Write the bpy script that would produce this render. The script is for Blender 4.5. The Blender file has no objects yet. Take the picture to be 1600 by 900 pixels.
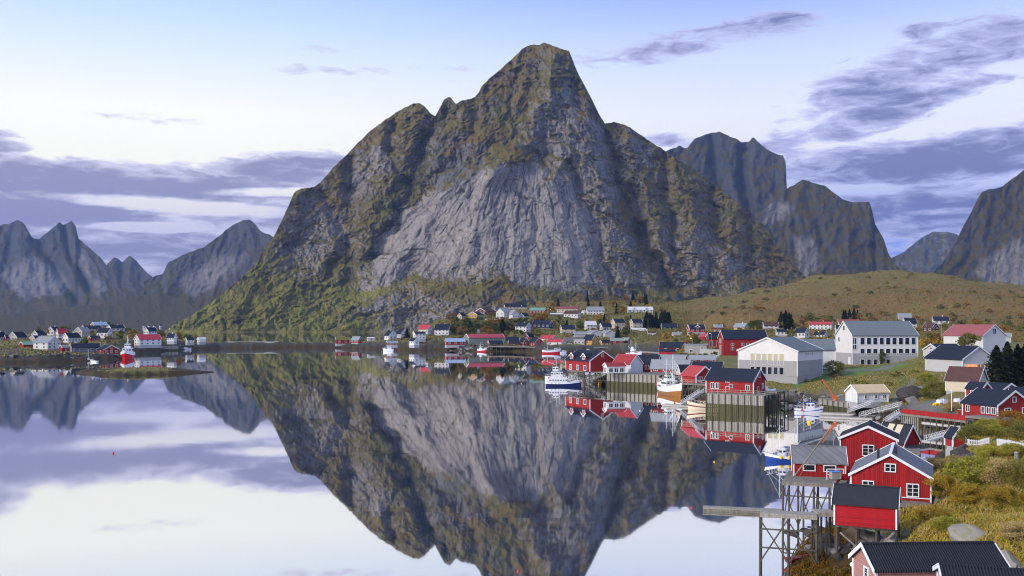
import bpy, math, random
import numpy as np
from math import radians, sin, cos, pi, atan2, atan, sqrt, hypot

SC = bpy.context.scene
COL = SC.collection
F, CX, HZ, CAMZ = 1556.0, 800.0, 503.0, 25.0      # focal length in photo pixels, principal column, horizon row, eye height

# ------------------------------------------------------------------ camera
cam_d = bpy.data.cameras.new('camera'); cam = bpy.data.objects.new('camera', cam_d); COL.objects.link(cam)
cam.location = (0, 0, CAMZ); cam.rotation_euler = (radians(90), 0, 0)
cam_d.sensor_width = 36; cam_d.lens = 36 * F / 1600; cam_d.shift_y = (HZ - 450) / 1600
cam_d.clip_start = 1; cam_d.clip_end = 60000
SC.camera = cam

# ------------------------------------------------------------------ exposure
SC.view_settings.view_transform = 'Standard'; SC.view_settings.look = 'None'
SC.view_settings.exposure = 0.0; SC.view_settings.gamma = 1.0
SC.view_settings.use_curve_mapping = False
SC.cycles.use_denoising = True; SC.cycles.denoising_prefilter = 'ACCURATE'
SC.cycles.pixel_filter_type = 'BLACKMAN_HARRIS'; SC.cycles.filter_width = 1.05
SC.cycles.max_bounces = 6; SC.cycles.diffuse_bounces = 3; SC.cycles.glossy_bounces = 3
SC.cycles.volume_bounces = 0; SC.cycles.transparent_max_bounces = 6
SC.cycles.sample_clamp_indirect = 4.0

SUN_AZ, SUN_EL = -122.0, 28.0      # degrees clockwise from the view direction, degrees above the horizon

def s2l(r, g, b):
    f = lambda c: (c / 255 / 12.92) if c <= 10 else ((c / 255 + .055) / 1.055) ** 2.4
    return (f(r), f(g), f(b), 1)

# ------------------------------------------------------------------ node helper
class NT:
    def __init__(s, tree): s.t = tree
    def new(s, typ, **kw):
        n = s.t.nodes.new(typ)
        for k, v in kw.items(): setattr(n, k, v)
        return n
    def put(s, sock, v):
        if isinstance(v, bpy.types.NodeSocket): s.t.links.new(v, sock)
        elif v is not None: sock.default_value = v
    def m(s, op, a, b=None, c=None, clamp=False):
        n = s.new('ShaderNodeMath', operation=op, use_clamp=clamp)
        s.put(n.inputs[0], a); s.put(n.inputs[1], b)
        if c is not None: s.put(n.inputs[2], c)
        return n.outputs[0]
    def sstep(s, v, lo, hi, a=0.0, b=1.0):
        n = s.new('ShaderNodeMapRange', interpolation_type='SMOOTHSTEP')
        s.put(n.inputs[0], v); n.inputs[1].default_value = lo; n.inputs[2].default_value = hi
        n.inputs[3].default_value = a; n.inputs[4].default_value = b
        return n.outputs[0]
    def mix(s, f, a, b, blend='MIX'):
        n = s.new('ShaderNodeMix', data_type='RGBA', blend_type=blend)
        s.put(n.inputs[0], f); s.put(n.inputs[6], a); s.put(n.inputs[7], b)
        return n.outputs[2]
    def ramp(s, f, pts):
        n = s.new('ShaderNodeValToRGB'); e = n.color_ramp.elements
        while len(e) < len(pts): e.new(0.5)
        for k, (p, c) in enumerate(pts): e[k].position = p; e[k].color = c
        s.put(n.inputs[0], f); return n.outputs[0]
    def noise(s, vec, scale, detail=4, rough=.55, dist=0, w=None):
        n = s.new('ShaderNodeTexNoise')
        s.put(n.inputs['Vector'], vec); n.inputs['Scale'].default_value = scale
        n.inputs['Detail'].default_value = detail; n.inputs['Roughness'].default_value = rough
        n.inputs['Distortion'].default_value = dist
        return n.outputs[0]
    def comb(s, x, y, z):
        n = s.new('ShaderNodeCombineXYZ'); s.put(n.inputs[0], x); s.put(n.inputs[1], y); s.put(n.inputs[2], z); return n.outputs[0]
    def mapping(s, vec, scale=(1, 1, 1), rot=(0, 0, 0), loc=(0, 0, 0)):
        n = s.new('ShaderNodeMapping'); s.put(n.inputs[0], vec)
        n.inputs[1].default_value = loc; n.inputs[2].default_value = rot; n.inputs[3].default_value = scale
        return n.outputs[0]

# ------------------------------------------------------------------ sky
W = bpy.data.worlds.new('World'); SC.world = W; W.use_nodes = True
nt = NT(W.node_tree); W.node_tree.nodes.clear()
sky = nt.new('ShaderNodeTexSky', sky_type='NISHITA', sun_disc=False)
sky.sun_elevation = radians(SUN_EL); sky.sun_rotation = radians(SUN_AZ)
sky.air_density = 1.0; sky.dust_density = 2.0; sky.ozone_density = 3.0
tc = nt.new('ShaderNodeTexCoord'); sp = nt.new('ShaderNodeSeparateXYZ'); nt.put(sp.inputs[0], tc.outputs['Generated'])
dx, dy, dz = sp.outputs
az = nt.m('ARCTAN2', dx, dy); el = nt.m('ARCSINE', dz)
U = nt.m('MULTIPLY', az, F / 100); V = nt.m('MULTIPLY', el, F / 100)     # hundreds of "pixels" of arc
def skyp(px, py):
    a = atan((px - CX) / F); e = atan((HZ - py) / F * cos(a)); return a * F / 100, e * F / 100
def cr(pts): return [(v / 12.0, s2l(*c)) for v, c in pts]
V12 = nt.m('DIVIDE', V, 12.0, clamp=True)
rampL = nt.ramp(V12, cr([(0, (128, 146, 222)), (.9, (150, 158, 220)), (1.6, (228, 220, 226)), (2.2, (255, 251, 236)), (3.1, (255, 252, 243)), (4.0, (220, 233, 247)), (5.0, (172, 206, 250)), (7.5, (150, 180, 240)), (12, (172, 190, 228))]))
rampR = nt.ramp(V12, cr([(0, (92, 122, 222)), (1.0, (100, 130, 226)), (1.8, (168, 178, 226)), (2.4, (232, 228, 234)), (3.2, (228, 231, 240)), (4.0, (204, 215, 240)), (5.0, (142, 168, 242)), (7.5, (132, 160, 236)), (12, (172, 188, 226))]))
lr = nt.sstep(U, -5.5, 4.5)
veil = nt.mix(lr, rampL, rampR)
bgc = nt.mix(0.82, nt.mix(1.0, sky.outputs[0], (0.10, 0.10, 0.10, 1), 'MULTIPLY'), veil)
# stratus: soft patches laid out in azimuth and elevation, broken up by streaky noise
vec = nt.comb(U, V, 0.0)
sn = nt.noise(nt.mapping(vec, (0.55, 2.6, 1), (0, 0, radians(7))), 1.0, 7, .58, .6)
sn2 = nt.noise(nt.mapping(vec, (2.0, 7.0, 1), (0, 0, radians(5)), (3.1, 7.7, 0)), 1.0, 8, .66, .7)
def patch(px, py, rx, ry, tilt=0, w=1.0):
    cu, cv = skyp(px, py); c, s_ = cos(radians(tilt)), sin(radians(tilt))
    du = nt.m('SUBTRACT', U, cu); dv = nt.m('SUBTRACT', V, cv)
    a = nt.m('DIVIDE', nt.m('ADD', nt.m('MULTIPLY', du, c), nt.m('MULTIPLY', dv, s_)), rx / 100)
    b = nt.m('DIVIDE', nt.m('SUBTRACT', nt.m('MULTIPLY', dv, c), nt.m('MULTIPLY', du, s_)), ry / 100)
    r2 = nt.m('ADD', nt.m('MULTIPLY', a, a), nt.m('MULTIPLY', b, b))
    return nt.m('MULTIPLY', nt.m('SUBTRACT', 1.0, r2, clamp=True), w)
PATCHES = [(150, 285, 500, 44, 0, 1.5), (450, 268, 200, 36, 5, 1.3), (60, 330, 340, 64, 0, 1.35), (430, 340, 280, 50, 3, 1.1), (150, 388, 470, 60, 0, 1.3),
           (-20, 228, 70, 30, 0, 1.2), (212, 182, 130, 13, 0, .62), (150, 245, 130, 9, 0, .5), (500, 112, 170, 14, 2, .55), (470, 74, 130, 9, 0, .5), (660, 106, 90, 9, 0, .5),
           (1090, 62, 300, 30, 9, .85), (960, 98, 150, 16, 10, .5), (1430, 110, 250, 62, 16, 1.0), (1560, 60, 150, 50, 0, 1.0), (1440, 48, 50, 20, 0, .9), (1340, 188, 260, 34, 13, 1.15),
           (1480, 250, 330, 46, 4, 1.45), (1340, 262, 260, 44, 0, 1.2), (1620, 225, 220, 40, 6, 1.1), (1060, 220, 90, 16, 0, .8), (1480, 335, 390, 72, 0, 1.2),
           (-700, 300, 500, 60, 0, 1.1), (2300, 280, 500, 90, 0, 1.1)]
mask = None
for p in PATCHES:
    q = patch(*p); mask = q if mask is None else nt.m('MAXIMUM', mask, q)
dens = nt.m('ADD', nt.m('MULTIPLY', mask, .85), nt.m('MULTIPLY', nt.m('SUBTRACT', sn, .5), 1.7))
dens = nt.m('ADD', dens, nt.m('MULTIPLY', nt.m('SUBTRACT', sn2, .5), 1.35))
hole = None
for p in [(285, 322, 210, 13, -2, 1), (235, 355, 90, 9, 0, 1), (430, 300, 120, 8, 2, 1), (1330, 295, 90, 11, -3, .8), (1480, 330, 60, 7, 0, .7)]:
    q = patch(*p); hole = q if hole is None else nt.m('MAXIMUM', hole, q)
dens = nt.m('SUBTRACT', dens, nt.m('MULTIPLY', hole, .75))
cl = nt.m('MULTIPLY', nt.sstep(dens, .26, .66), nt.sstep(mask, 0.0, .14))
cloudc = nt.mix(nt.sstep(dens, .45, 1.15), nt.mix(lr, s2l(200, 200, 222), s2l(176, 180, 222)), nt.mix(lr, s2l(128, 128, 166), s2l(100, 106, 156)))
sky_c = nt.mix(nt.m('MULTIPLY', cl, .93), bgc, cloudc)
bg = nt.new('ShaderNodeBackground'); nt.put(bg.inputs[0], sky_c); bg.inputs[1].default_value = 1.32
wo = nt.new('ShaderNodeOutputWorld'); W.node_tree.links.new(bg.outputs[0], wo.inputs[0])
W.cycles.sampling_method = 'MANUAL'; W.cycles.sample_map_resolution = 512

# ------------------------------------------------------------------ sun (low, veiled)
sd = bpy.data.lights.new('sun', 'SUN'); sun = bpy.data.objects.new('sun', sd); COL.objects.link(sun)
sd.energy = 3.0; sd.angle = radians(14); sd.color = (1.0, .90, .78)
sun.rotation_euler = (radians(90 - SUN_EL), 0, radians(180 - SUN_AZ) + pi)
from mathutils import Vector, Matrix
_sv = Vector((sin(radians(SUN_AZ)) * cos(radians(SUN_EL)), cos(radians(SUN_AZ)) * cos(radians(SUN_EL)), sin(radians(SUN_EL))))
sun.rotation_euler = _sv.to_track_quat('Z', 'Y').to_euler()

# ------------------------------------------------------------------ numpy noise
def _h(ix, iy, seed):
    v = (ix.astype(np.int64) * 374761393 + iy.astype(np.int64) * 668265263 + seed * 974711) & 0x7fffffff
    v = ((v ^ (v >> 13)) * 1274126177) & 0x7fffffff
    return ((v ^ (v >> 16)) & 0xffff) / 65535.0
def pn(x, y, seed=0):
    x = np.asarray(x, float); y = np.asarray(y, float)
    ix = np.floor(x); iy = np.floor(y); fx = x - ix; fy = y - iy
    def g(ax, ay):
        a = _h(ix + ax, iy + ay, seed) * 2 * pi
        return np.cos(a) * (fx - ax) + np.sin(a) * (fy - ay)
    u = fx * fx * fx * (fx * (fx * 6 - 15) + 10); v = fy * fy * fy * (fy * (fy * 6 - 15) + 10)
    a = g(0, 0) * (1 - u) + g(1, 0) * u; b = g(0, 1) * (1 - u) + g(1, 1) * u
    return (a * (1 - v) + b * v) * 1.5
def fbm(x, y, seed=0, oct=4, gain=.5):
    s = 0; a = 1; t = 0
    for k in range(oct):
        s = s + a * pn(x * 2 ** k, y * 2 ** k, seed + k * 7); t += a; a *= gain
    return s / t
def ridged(x, y, seed=0, oct=4, gain=.5):
    s = 0; a = 1; t = 0
    for k in range(oct):
        s = s + a * (1 - 2 * np.abs(pn(x * 2 ** k, y * 2 ** k, seed + k * 11))); t += a; a *= gain
    return s / t
def smooth(v, lo, hi):
    t = np.clip((v - lo) / (hi - lo), 0, 1); return t * t * (3 - 2 * t)
def seg_dist(x, y, pts, closed=False):
    """distance to a polyline, and the arc fraction of the nearest point"""
    best = np.full(np.shape(x), 1e18)
    P = list(pts) + ([pts[0]] if closed else [])
    for (x0, y0), (x1, y1) in zip(P[:-1], P[1:]):
        ex, ey = x1 - x0, y1 - y0; L = ex * ex + ey * ey + 1e-9
        t = np.clip(((x - x0) * ex + (y - y0) * ey) / L, 0, 1)
        best = np.minimum(best, (x - x0 - t * ex) ** 2 + (y - y0 - t * ey) ** 2)
    return np.sqrt(best)
def inside(x, y, pts):
    r = np.zeros(np.shape(x), bool); n = len(pts)
    for k in range(n):
        (x0, y0), (x1, y1) = pts[k], pts[(k + 1) % n]
        if y0 == y1: continue
        c = ((y0 > y) != (y1 > y)) & (x < (x1 - x0) * (y - y0) / (y1 - y0) + x0)
        r ^= c
    return r
def sdf(x, y, pts):          # positive inside
    d = seg_dist(x, y, pts, True); return np.where(inside(x, y, pts), d, -d)
def poly(x, y, pts, soft=14): return smooth(sdf(x, y, pts), -soft, soft)
def line(x, y, pts, w): 
    d = seg_dist(x, y, pts) / w; return np.exp(-d * d)

def np_mesh(name, co, quads, cols=None, smooth_=True):
    me = bpy.data.meshes.new(name)
    me.vertices.add(len(co)); me.vertices.foreach_set('co', np.ascontiguousarray(co, np.float32).ravel())
    k = quads.shape[1]; nf = len(quads)
    me.loops.add(nf * k); me.loops.foreach_set('vertex_index', np.ascontiguousarray(quads, np.int32).ravel())
    me.polygons.add(nf); me.polygons.foreach_set('loop_start', np.arange(nf, dtype=np.int32) * k)
    me.polygons.foreach_set('use_smooth', np.full(nf, smooth_, bool))
    me.update(calc_edges=True)
    if cols is not None:
        a = me.color_attributes.new('albedo', 'FLOAT_COLOR', 'POINT')
        c4 = np.ones((len(co), 4), np.float32); c4[:, :3] = cols
        a.data.foreach_set('color', c4.ravel())
    me.validate()
    return me
def grid_quads(nr, nc):
    i = np.arange(nr * nc).reshape(nr, nc)
    return np.stack([i[:-1, :-1], i[:-1, 1:], i[1:, 1:], i[1:, :-1]], -1).reshape(-1, 4)
def mixc(a, b, t): return a + (b - a) * t[..., None]
C3 = lambda *c: np.array(c, float)

# ------------------------------------------------------------------ materials
MATS = {}
def attr_mat(name, var=.35, vscale=.05, bump=1.0, bscale=.08, bdist=2.0, rough=.9):
    m = bpy.data.materials.new(name); m.use_nodes = True; t = NT(m.node_tree); b = m.node_tree.nodes['Principled BSDF']
    at = t.new('ShaderNodeVertexColor', layer_name='albedo'); tc = t.new('ShaderNodeTexCoord'); o = tc.outputs['Object']
    n1 = t.noise(o, vscale, 6, .65, .3); n2 = t.noise(t.mapping(o, (1, 1, .6)), bscale, 8, .68, .5)
    k = t.m('MULTIPLY_ADD', t.m('SUBTRACT', n1, .5), 2 * var, 1.0)
    k = t.m('MULTIPLY', k, t.m('MULTIPLY_ADD', t.m('SUBTRACT', n2, .5), var * 1.2, 1.0))
    if name == 'mountain_rock':                        # joints and cracks of the granite
        wv = t.new('ShaderNodeVectorMath', operation='ADD'); sc = t.new('ShaderNodeVectorMath', operation='SCALE'); nz = t.new('ShaderNodeTexNoise'); t.put(nz.inputs['Vector'], o); nz.inputs['Scale'].default_value = .012; nz.inputs['Detail'].default_value = 5
        t.put(sc.inputs[0], nz.outputs['Color']); sc.inputs['Scale'].default_value = 70; t.put(wv.inputs[0], o); t.put(wv.inputs[1], sc.outputs[0])
        cr_ = None
        for s_, wd in ((.016, .035), (.045, .05)):
            vo = t.new('ShaderNodeTexVoronoi', feature='DISTANCE_TO_EDGE'); t.put(vo.inputs['Vector'], t.mapping(wv.outputs[0], (1, 1, .55), (0, radians(14), 0))); vo.inputs['Scale'].default_value = s_
            e = t.sstep(vo.outputs['Distance'], 0.0, wd, 0.0, 1.0); cr_ = e if cr_ is None else t.m('MULTIPLY', t.m('MULTIPLY_ADD', e, .6, .4), cr_)
        cm = t.m('MULTIPLY', t.sstep(n1, .38, .58), .52); k = t.m('MULTIPLY', k, t.m('SUBTRACT', 1.0, t.m('MULTIPLY', cm, t.m('SUBTRACT', 1.0, cr_))))
        n2 = t.m('ADD', n2, t.m('MULTIPLY', cr_, .25))
    t.put(b.inputs['Base Color'], t.mix(1.0, at.outputs[0], t.comb(k, k, k), 'MULTIPLY'))
    b.inputs['Roughness'].default_value = rough; b.inputs['Specular IOR Level'].default_value = .25
    bp = t.new('ShaderNodeBump'); bp.inputs['Strength'].default_value = bump; bp.inputs['Distance'].default_value = bdist
    t.put(bp.inputs['Height'], n2); t.put(b.inputs['Normal'], bp.outputs[0])
    MATS[name] = m; return m
attr_mat('mountain_rock', .42, .045, 1.0, .07, 6.0)
attr_mat('ground_cover', .45, .35, .8, .5, .5)

def add_obj(name, me, mat=None, parent=None, **props):
    o = bpy.data.objects.new(name, me); COL.objects.link(o)
    if mat is not None:
        for mm in (mat if isinstance(mat, (list, tuple)) else [mat]): me.materials.append(MATS[mm] if isinstance(mm, str) else mm)
    if parent is not None: o.parent = parent
    for k, v in props.items(): o[k] = v
    return o

# ------------------------------------------------------------------ water
def water():
    m = bpy.data.materials.new('fjord_water'); m.use_nodes = True; t = NT(m.node_tree); n = m.node_tree.nodes; n.clear()
    out = t.new('ShaderNodeOutputMaterial')
    g = t.new('ShaderNodeBsdfGlossy'); g.inputs['Color'].default_value = (.985, .975, .965, 1); g.inputs['Roughness'].default_value = .035
    d = t.new('ShaderNodeBsdfDiffuse'); d.inputs['Color'].default_value = (.012, .022, .028, 1)
    lw = t.new('ShaderNodeFresnel'); lw.inputs['IOR'].default_value = 1.9
    tc = t.new('ShaderNodeTexCoord'); o = tc.outputs['Object']
    n1 = t.noise(t.mapping(o, (.25, .06, 1)), 1.0, 3, .5); n2 = t.noise(t.mapping(o, (.012, .004, 1)), 1.0, 3, .5, .5)
    lane = t.sstep(t.noise(t.mapping(o, (.006, .02, 1)), 1.0, 4, .6, .8), .52, .70, .06, .30)
    h = t.m('ADD', t.m('MULTIPLY', n1, lane), t.m('MULTIPLY', n2, .5))
    bp = t.new('ShaderNodeBump'); bp.inputs['Strength'].default_value = .12; bp.inputs['Distance'].default_value = .25
    t.put(bp.inputs['Height'], h); t.put(g.inputs['Normal'], bp.outputs[0])
    t.put(g.inputs['Roughness'], t.sstep(n2, .3, .75, .014, .042))
    mx = t.new('ShaderNodeMixShader'); t.put(mx.inputs[0], t.m('POWER', lw.outputs[0], .12, clamp=True))
    m.node_tree.links.new(d.outputs[0], mx.inputs[1]); m.node_tree.links.new(g.outputs[0], mx.inputs[2])
    m.node_tree.links.new(mx.outputs[0], out.inputs[0]); MATS['water'] = m
    ys = np.array([-200, 0, 40, 100, 200, 400, 800, 1600, 3200, 6400, 12800, 24000.]); xs = np.linspace(-1, 1, 21)
    X = xs[None, :] * (ys[:, None] * .9 + 900); Y = np.repeat(ys[:, None], 21, 1)
    co = np.stack([X, Y, 0 * X], -1).reshape(-1, 3)
    add_obj('water', np_mesh('water', co, grid_quads(12, 21)), 'water', kind='structure')
water()

# ------------------------------------------------------------------ mountains
def mountain(x0, x1, step, rows, sky_pts, foot, cot_fn, rel_fn, col_fn, seed, jag=1.2, name='mountain'):
    px = np.arange(x0, x1 + .1, step); nc = len(px)
    pr = np.interp(px, *zip(*sky_pts)) + jag * (fbm(px / 9., px * 0 + .3, seed, 4, .65) * 2)
    Df = np.interp(px, *zip(*foot)); pf = HZ + CAMZ * F / Df + 2.0
    pr = np.minimum(pr, pf - 1)
    t = np.linspace(0, 1, rows)[:, None]
    PY = pf + (pr - pf) * t; PX = np.repeat(px[None, :], rows, 0)
    cot = cot_fn(PX, PY); D = np.zeros_like(PY); D[0] = Df
    for k in range(rows - 1):
        D[k + 1] = D[k] + cot[k] * (PY[k] - PY[k + 1]) * D[k] / F
    g = np.exp(-np.linspace(-2, 2, 25) ** 2); g /= g.sum(); Dp = np.pad(D, ((0, 0), (12, 12)), 'edge')
    D = sum(g[i] * Dp[:, i:i + nc] for i in range(25))                # broad form, even across the face
    D = D + rel_fn(PX, PY) * smooth(pf - PY, 0, 12)
    X = (PX - CX) / F * D; Y = D; Z = CAMZ - (PY - HZ) / F * D
    # back slope so that the massif is solid
    bx, by, bz = [X], [Y], [Z]
    for kd, kz in ((1.03, .80), (1.10, .45), (1.22, -.02)):
        bx.append(X[-1:] * kd); by.append(Y[-1:] * kd); bz.append(Z[-1:] * kz)
    co = np.stack([np.concatenate(bx), np.concatenate(by), np.concatenate(bz)], -1)
    # normals of the front
    A = np.stack([X, Y, Z], -1)
    du = np.gradient(A, axis=1); dv = np.gradient(A, axis=0)
    N = np.cross(du, dv); N /= np.linalg.norm(N, axis=-1, keepdims=True) + 1e-9
    cols = col_fn(PX, PY, N, D)
    cols = np.concatenate([cols, np.repeat(cols[-1:], 3, 0)])
    me = np_mesh(name, co.reshape(-1, 3), grid_quads(rows + 3, nc), cols.reshape(-1, 3))
    return add_obj(name, me, 'mountain_rock', kind='structure')

ROCK, ROCKL, ROCKD = C3(.150, .143, .137), C3(.295, .270, .242), C3(.055, .055, .058)
OLIVE, BROWN, GREEN, DKG = C3(.128, .112, .022), C3(.168, .100, .023), C3(.180, .175, .034), C3(.032, .040, .016)

def main_mountain():
    sky_pts = [(255, 519), (275, 505), (300, 492), (340, 465), (370, 440), (400, 412), (415, 385), (425, 375), (440, 345), (452, 318), (460, 300), (470, 295), (490, 292), (500, 286), (520, 262), (545, 238), (560, 222), (575, 208), (600, 188), (625, 172), (645, 162), (655, 160), (663, 166), (672, 177), (680, 181), (686, 171), (694, 155), (703, 151), (712, 162), (722, 157), (742, 152), (748, 145), (752, 135), (765, 122), (780, 110), (800, 92), (818, 75), (835, 69), (843, 70), (850, 66), (862, 70), (875, 76), (889, 79), (894, 92), (905, 118), (918, 142), (930, 166), (938, 182), (945, 192), (958, 191), (970, 193), (985, 200), (1000, 210), (1020, 224), (1040, 236), (1060, 250), (1090, 268), (1120, 292), (1150, 315), (1180, 340), (1200, 360), (1215, 385), (1235, 408), (1250, 425), (1262, 436), (1285, 452), (1320, 475), (1350, 500)]
    foot = [(255, 2480), (300, 2450), (450, 2430), (640, 2430), (760, 2330), (900, 2360), (1050, 2450), (1200, 2560), (1350, 2700)]
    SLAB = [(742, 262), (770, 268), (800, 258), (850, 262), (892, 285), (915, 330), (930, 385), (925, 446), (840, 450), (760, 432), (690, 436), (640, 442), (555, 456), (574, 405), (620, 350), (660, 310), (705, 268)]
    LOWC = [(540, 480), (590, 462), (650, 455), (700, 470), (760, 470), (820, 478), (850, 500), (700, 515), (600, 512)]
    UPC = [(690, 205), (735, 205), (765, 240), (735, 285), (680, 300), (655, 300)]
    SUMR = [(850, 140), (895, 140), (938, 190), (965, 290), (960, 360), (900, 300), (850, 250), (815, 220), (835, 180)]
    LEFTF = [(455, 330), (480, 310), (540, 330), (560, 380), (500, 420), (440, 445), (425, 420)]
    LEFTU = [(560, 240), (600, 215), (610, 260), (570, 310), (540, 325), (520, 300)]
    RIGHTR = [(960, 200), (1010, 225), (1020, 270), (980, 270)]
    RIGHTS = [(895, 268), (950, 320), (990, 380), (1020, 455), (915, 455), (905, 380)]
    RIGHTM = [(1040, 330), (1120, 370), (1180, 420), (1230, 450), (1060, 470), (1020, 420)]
    GUL = [([(690, 178), (668, 225), (650, 270), (626, 320), (604, 365), (585, 400)], 14, 34),
           ([(945, 196), (950, 240), (962, 300), (1000, 362), (1035, 430), (1080, 470)], 12, 46),
           ([(1036, 238), (1042, 300), (1046, 360), (1060, 420), (1100, 465)], 10, 40),
           ([(742, 158), (735, 210), (700, 260), (655, 310), (600, 390)], 12, 26),
           ([(500, 292), (520, 330), (545, 370), (520, 420)], 10, 22),
           ([(890, 255), (915, 320), (935, 380), (955, 440)], 9, 24),
           ([(985, 290), (1020, 380), (1050, 450)], 8, 20),
           ([(1110, 300), (1120, 360), (1165, 430)], 10, 20), ([(1170, 350), (1168, 400), (1180, 450)], 8, 16),
           ([(810, 110), (795, 160), (815, 215), (860, 265)], 8, 18), ([(618, 190), (612, 240), (640, 290)], 8, 20),
           ([(745, 290), (735, 350), (720, 420)], 5, 10), ([(660, 350), (640, 400), (600, 445)], 6, 9), ([(800, 270), (830, 330), (850, 400)], 4, 8)]
    RID = [([(655, 163), (640, 220), (600, 300), (545, 370), (470, 440), (380, 500)], 20, 20),
           ([(870, 80), (862, 130), (840, 180), (812, 240), (770, 270)], 14, 34), ([(905, 190), (925, 260), (955, 330)], 12, 22),
           ([(985, 205), (1000, 260), (1010, 330), (1045, 400), (1090, 450)], 14, 30), ([(1060, 255), (1075, 320), (1090, 400)], 16, 26),
           ([(1150, 318), (1140, 380), (1150, 450)], 18, 26), ([(462, 300), (450, 350), (420, 420), (350, 490)], 16, 30),
           ([(770, 275), (740, 330), (735, 400)], 14, 18), ([(860, 280), (870, 350), (890, 430)], 16, 16), ([(705, 290), (660, 360), (610, 430)], 14, 18)]
    LEDGE = [[(545, 462), (600, 447), (650, 436), (700, 452), (735, 455), (780, 442), (840, 462), (900, 470), (1000, 470)], [(660, 300), (700, 290), (740, 262), (770, 246), (800, 232), (850, 262)], [(700, 205), (745, 200), (790, 208)], [(1000, 462), (1100, 455), (1200, 440)]]
    def wob(x, y, a=10): return x + a * fbm(x / 40, y / 40, 5, 3), y + a * fbm(x / 40, y / 40, 15, 3)
    def slabm(x, y): 
        x, y = wob(x, y, 34); return poly(x, y, SLAB, 26)
    def rocks(x, y):
        X, Y = wob(x, y, 22)
        r = np.maximum.reduce([poly(X, Y, SLAB, 16), poly(X, Y, LOWC, 10) * 1.0, poly(X, Y, UPC, 10) * .75, poly(X, Y, SUMR, 14) * .8, poly(X, Y, LEFTF, 12) * .92, poly(X, Y, LEFTU, 10) * .95, poly(X, Y, RIGHTR, 10) * .7, poly(X, Y, RIGHTM, 22) * .68, poly(X, Y, RIGHTS, 20) * .8])
        return r
    def ledges(x, y, w): return np.maximum.reduce([line(*wob(x, y, 9), l, w) for l in LEDGE])
    def fall(x, y):
        ax, ay = 835., -120.
        th = np.arctan2(x - ax, y - ay); r = np.hypot(x - ax, y - ay); return th * 330, r
    def fall2(x, y):
        ax, ay = 838., 140.
        return np.arctan2(x - ax, np.maximum(y - ay, 20)) * 190, np.hypot(x - ax, y - ay)
    def strata(x, y, disp=False):
        X, Y = wob(x, y, 12); lev = Y - .42 * np.abs(X - 835) + 16 * fbm(X / 45, Y / 45, 141, 4, .6)
        br = smooth(fbm(X / 26, Y / 20, 151, 3, .6), -.30, .10)
        f1 = np.mod(lev / 30, 1); f2 = np.mod(lev / 11.5 + .3 + .9 * fbm(X / 18, Y / 18, 161, 2), 1); saw = lambda f: np.where(f < .82, f / .82, (1 - f) / .18) - .5
        if disp: return 15 * br * saw(f1) + 6.5 * (.35 + .65 * (1 - br)) * saw(f2)
        return np.maximum(br * smooth(f1, .78, .88), .7 * (1 - br) * smooth(f2, .76, .88))
    def cot(x, y):
        c = .62 + .12 * fbm(x / 50, y / 30, 3, 3)
        c = c + .55 * smooth(x, 640, 480) * smooth(y, 400, 490)
        c = c - .22 * rocks(x, y)
        c = c + 1.0 * ledges(x, y, 7.)
        c = c + .5 * smooth(y, 478, 500) * smooth(x, 850, 980)
        return np.clip(c, .12, 2.2)
    def rel(x, y):
        X, Y = wob(x, y, 13); r = np.zeros_like(x)
        for p, w, d in GUL: r += d * line(X, Y, p, w)
        for p, w, d in RID: r -= d * line(X, Y, p, w)
        a, q = fall(*wob(x, y, 10)); sl = slabm(x, y); k = 1 - .66 * sl
        b, p = fall2(*wob(x, y, 7)); wx, wy = wob(x, y, 18); r += k * strata(x, y, True)
        r += k * 17 * (-ridged(a / 46, q / 120, 21, 2, .5)) + k * 15 * (-ridged(wx / 34, wy / 40, 31, 4, .55))
        r += k * 9 * fbm(wx / 9, wy / 11, 33, 4, .7) + (.5 + k * 5.2) * fbm(x / 4.2, y / 4.2, 51, 3, .7)
        r += sl * (6.0 * -ridged(b / 15, p / 130, 41, 3, .6) + 6 * fbm(x / 45, y / 60, 43, 3) + 1.0 * fbm(x / 8, y / 9, 45, 3))
        r += sl * 6.0 * smooth(ridged(b / 26, p / 190, 61, 2), .82, .98) + sl * 5 * smooth(ridged(x / 62, y / 40, 71, 3), .80, .97)
        return r
    def col(x, y, N, D):
        a, q = fall(*wob(x, y, 8)); R = rocks(x, y); S = slabm(x, y)
        n1 = fbm(x / 30, y / 30, 81, 4, .6); n2 = fbm(x / 10, y / 10, 91, 4, .65); n3 = fbm(x / 70, y / 50, 101, 3)
        b, p = fall2(*wob(x, y, 7)); st = np.where(S > .5, fbm(b / 3.2, p / 75, 111, 3, .6) + .12 * fbm(b / 14, p / 50, 113, 2), fbm(a / 5, q / 34, 111, 3, .6)); st2 = fbm(b / 12, p / 90, 121, 3)
        nz = N[..., 2] * np.sign(N[..., 2]); n4 = fbm(x / 3.4, y / 3.0, 131, 3, .7)
        veg = nz * 1.1 - .50 + .42 * n1 + .48 * n2 + .34 * n4 - .62 * R + .30 * ledges(x, y, 6.) + .33
        veg = veg + .28 * smooth(x, 660, 480) * smooth(y, 340, 470) - .25 * S
        veg = veg + .5 * strata(x, y) * (1 - .7 * S) - .10
        veg = smooth(veg, -.05, .10)
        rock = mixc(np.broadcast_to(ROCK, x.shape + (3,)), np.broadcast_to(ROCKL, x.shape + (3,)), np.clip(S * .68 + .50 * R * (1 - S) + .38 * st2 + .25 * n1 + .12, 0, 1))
        rock = mixc(rock, np.broadcast_to(ROCKD, x.shape + (3,)), np.clip(smooth(st + .25 * n2, .10, .42) * (.62 + .12 * S) + .55 * poly(*wob(x, y, 14), UPC, 10) + .35 * poly(*wob(x, y, 12), LOWC, 10) * smooth(n1, -.3, .3) , 0, .85))
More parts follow.
